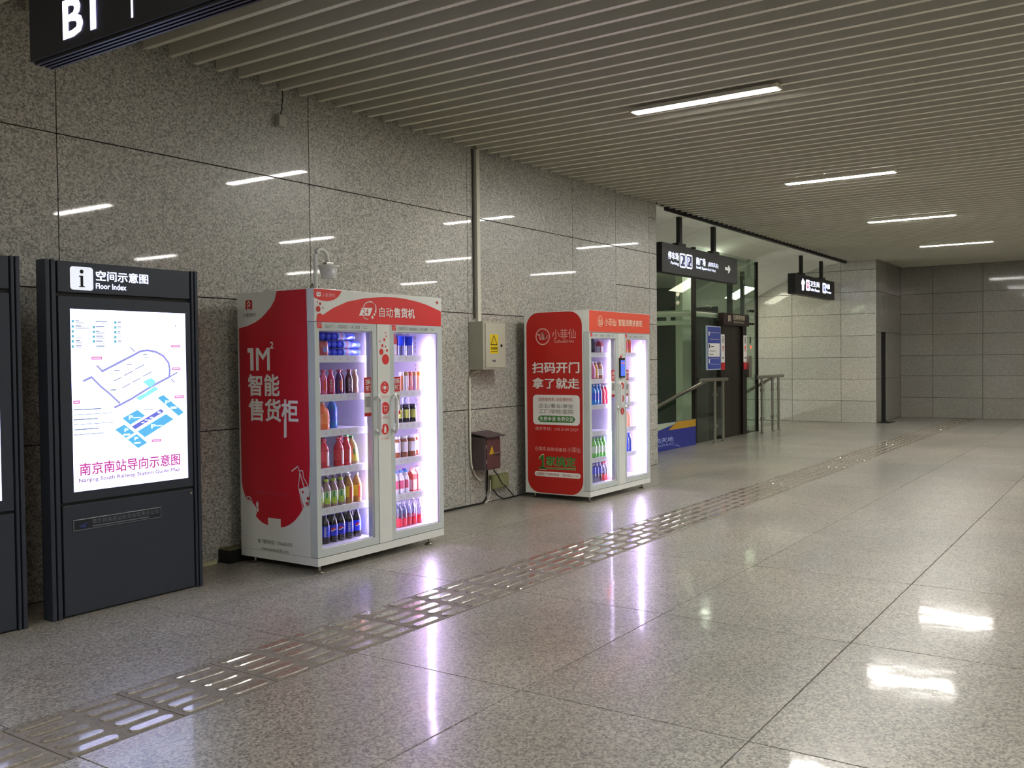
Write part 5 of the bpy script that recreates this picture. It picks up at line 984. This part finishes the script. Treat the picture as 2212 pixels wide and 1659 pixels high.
# ------------------------------------------------------------------ boxes, cables and conduits on the wall
t = thing('electrical_box', 'grey steel electrical box with yellow warning sticker high on the wall', 'electrical box', (7.95, 5.84, 1.42))
part('box_body', B(7.80,5.655,1.415,8.205,5.84,1.912), mat('box_grey', '#a9a898', .45), t, bevel=.003)
dd = part('door', B(7.835,5.645,1.435,8.19,5.655,1.892), mat('box_grey_light', '#b9b8a6', .42), t, bevel=.002)
f = FY(5.645)
r_ = D['eb_yel']; PR(f).rrect((r_[0],r_[1],r_[2],r_[3]), .006).put('warning_sticker', PYEL, t)
q = PR(f, .002).line(D['eb_tri'], .009, True).text('有电危险', D['eb_txt'], .02).rect((D['eb_txt2'][0], D['eb_txt2'][1]+.002, D['eb_txt2'][2], D['eb_txt2'][1]+.007))
tc = [(sum(a[0] for a in D['eb_tri'])/3), (sum(a[1] for a in D['eb_tri'])/3)]
q.line([(tc[0]+.006, tc[1]+.03), (tc[0]-.006, tc[1]+.004), (tc[0]+.006, tc[1]+.004), (tc[0]-.003, tc[1]-.022)], .005); q.put('warning_print', PBLK, t)
c_ = D['eb_lock'][0]; part('lock', MB().tube([(c_[0],5.648,c_[1]),(c_[0],5.636,c_[1])], .014, 14), BLACK, t)
r_ = D['eb_plate']; PR(f).rect((r_[0],r_[1],r_[2],r_[3])).put('rating_plate', PGREY, t)
t = thing('electrical_box', 'small maroon hooded electrical box low on the wall', 'electrical box', (7.95, 5.84, .38))
MAR = mat('box_maroon', '#5c3a3c', .45); MARD = mat('box_maroon_side', '#54474a', .5)
part('box_body', B(7.815,5.665,.375,8.095,5.84,.715), MARD, t, bevel=.004)
part('door', B(7.845,5.655,.385,8.09,5.667,.695), MAR, t, bevel=.004)
m = MB().add([(7.80,5.62,.715),(8.13,5.62,.715),(8.13,5.84,.755),(7.80,5.84,.755),(7.80,5.62,.727),(8.13,5.62,.727),(8.13,5.84,.767),(7.80,5.84,.767)], [(0,3,2,1),(4,5,6,7),(0,1,5,4),(1,2,6,5),(2,3,7,6),(3,0,4,7)])
part('hood', m, MARD, t)
PR(FY(5.655)).poly(D['rb_tri']).put('warning_sticker', mat('sticker_amber', '#caa01c', .5), t)
h0, h1 = D['rb_h']; part('handle', MB().tube([(h0[0],5.645,h0[1]),(h1[0],5.635,h1[1])], .010, 10), STEEL, t, smooth=True)
part('hinge', MB().tube([(7.838,5.657,.44),(7.838,5.657,.48)], .007, 8).tube([(7.838,5.657,.60),(7.838,5.657,.64)], .007, 8), STEEL, t)
t = thing('junction_box', 'dusty green-beige junction box just above the floor', 'junction box', (8.3, 5.84, .13))
part('box_body', B(8.13,5.79,.135,8.435,5.84,.285), mat('box_green', '#7a7d55', .6), t, bevel=.004)
part('lid', B(8.145,5.785,.148,8.42,5.79,.272), mat('box_green_lid', '#858860', .6), t, bevel=.003)
t = thing('conduit', 'pale cable trunking running from the ceiling down to the grey box', 'conduit', (7.95, 5.84, 1.92))
part('trunking', B(7.918,5.80,1.915,7.972,5.838,3.70), mat('trunking_white', '#d6d4c4', .5), t)
part('old_pipe', MB().tube([(7.895,5.828,1.95),(7.895,5.828,3.70)], .011, 8), mat('old_pipe', '#4c4740', .6), t, smooth=True)
t = thing('conduit', 'white flexible conduit hanging from the grey box to the floor', 'conduit', (7.85, 5.84, .26))
part('flexible_tube', MB().tube([(7.93,5.80,1.40),(7.83,5.81,1.39),(7.785,5.822,1.33),(7.785,5.822,1.1),(7.785,5.822,.9),(7.785,5.822,.6),(7.80,5.822,.42),(7.875,5.822,.30),(7.95,5.822,.25)], .011, 8), mat('trunking_white', '#b5b3a2', .5), t, smooth=True)
def cable(pts_, r_, m_, lab): return tag(part('cable', MB().tube(pts_, r_, 8), m_, smooth=True), lab, 'cable')
c2_ = D['cab2']; cable([(a, 5.72+.012*i, b) for i, (a, b) in enumerate(c2_)]+[(8.55,5.80,.01)], .006, RUBBER, 'black cable hanging from the maroon box across the junction box')
cable([(8.07,5.815,.36),(8.075,5.82,.27),(8.07,5.82,.14),(8.04,5.81,.05),(7.97,5.80,.012),(7.6,5.815,.012),(6.9,5.815,.012),(6.2,5.815,.012)], .010, RUBBER, 'thick black cable from the maroon box running left along the skirting')
cable([(8.10,5.80,.24),(8.098,5.80,.12),(8.06,5.79,.03),(7.98,5.78,.010)], .007, mat('trunking_white', '#b5b3a2', .5), 'short pale cable beside the junction box reaching the floor')
cable([(8.15,5.80,.134),(8.22,5.79,.06),(8.30,5.78,.014),(8.42,5.78,.010),(8.62,5.79,.010)], .007, RUBBER, 'black cable curling from the junction box behind the second machine')
t = thing('conduit', 'pale floor-level cable trunking between kiosk and first machine', 'conduit', (4.3, 5.82, 0))
part('trunking', B(4.06,5.80,.0,4.56,5.838,.025), mat('trunking_cream', '#c8c49a', .5), t)
t = thing('power_case', 'low black case on the floor behind the first vending machine', 'case', (4.72, 5.76, 0))
part('case_body', B(4.60,5.705,.0,5.3,5.83,.10), BLACK, t, bevel=.004)
part('case_lid', B(4.605,5.71,.10,5.295,5.825,.106), mat('case_lid', '#77764c', .6), t)
t = thing('wall_socket', 'small white box hanging by a wire just below the ceiling slats', 'socket', (5.28, 5.80, 3.41))
part('socket_box', B(5.235,5.785,3.41,5.315,5.838,3.50), mat('socket_white', '#b4b2a4', .5), t, bevel=.005)
part('wire', MB().tube([(5.288,5.80,3.70),(5.285,5.80,3.62),(5.27,5.80,3.54),(5.265,5.80,3.50)], .004, 6), RUBBER, t)
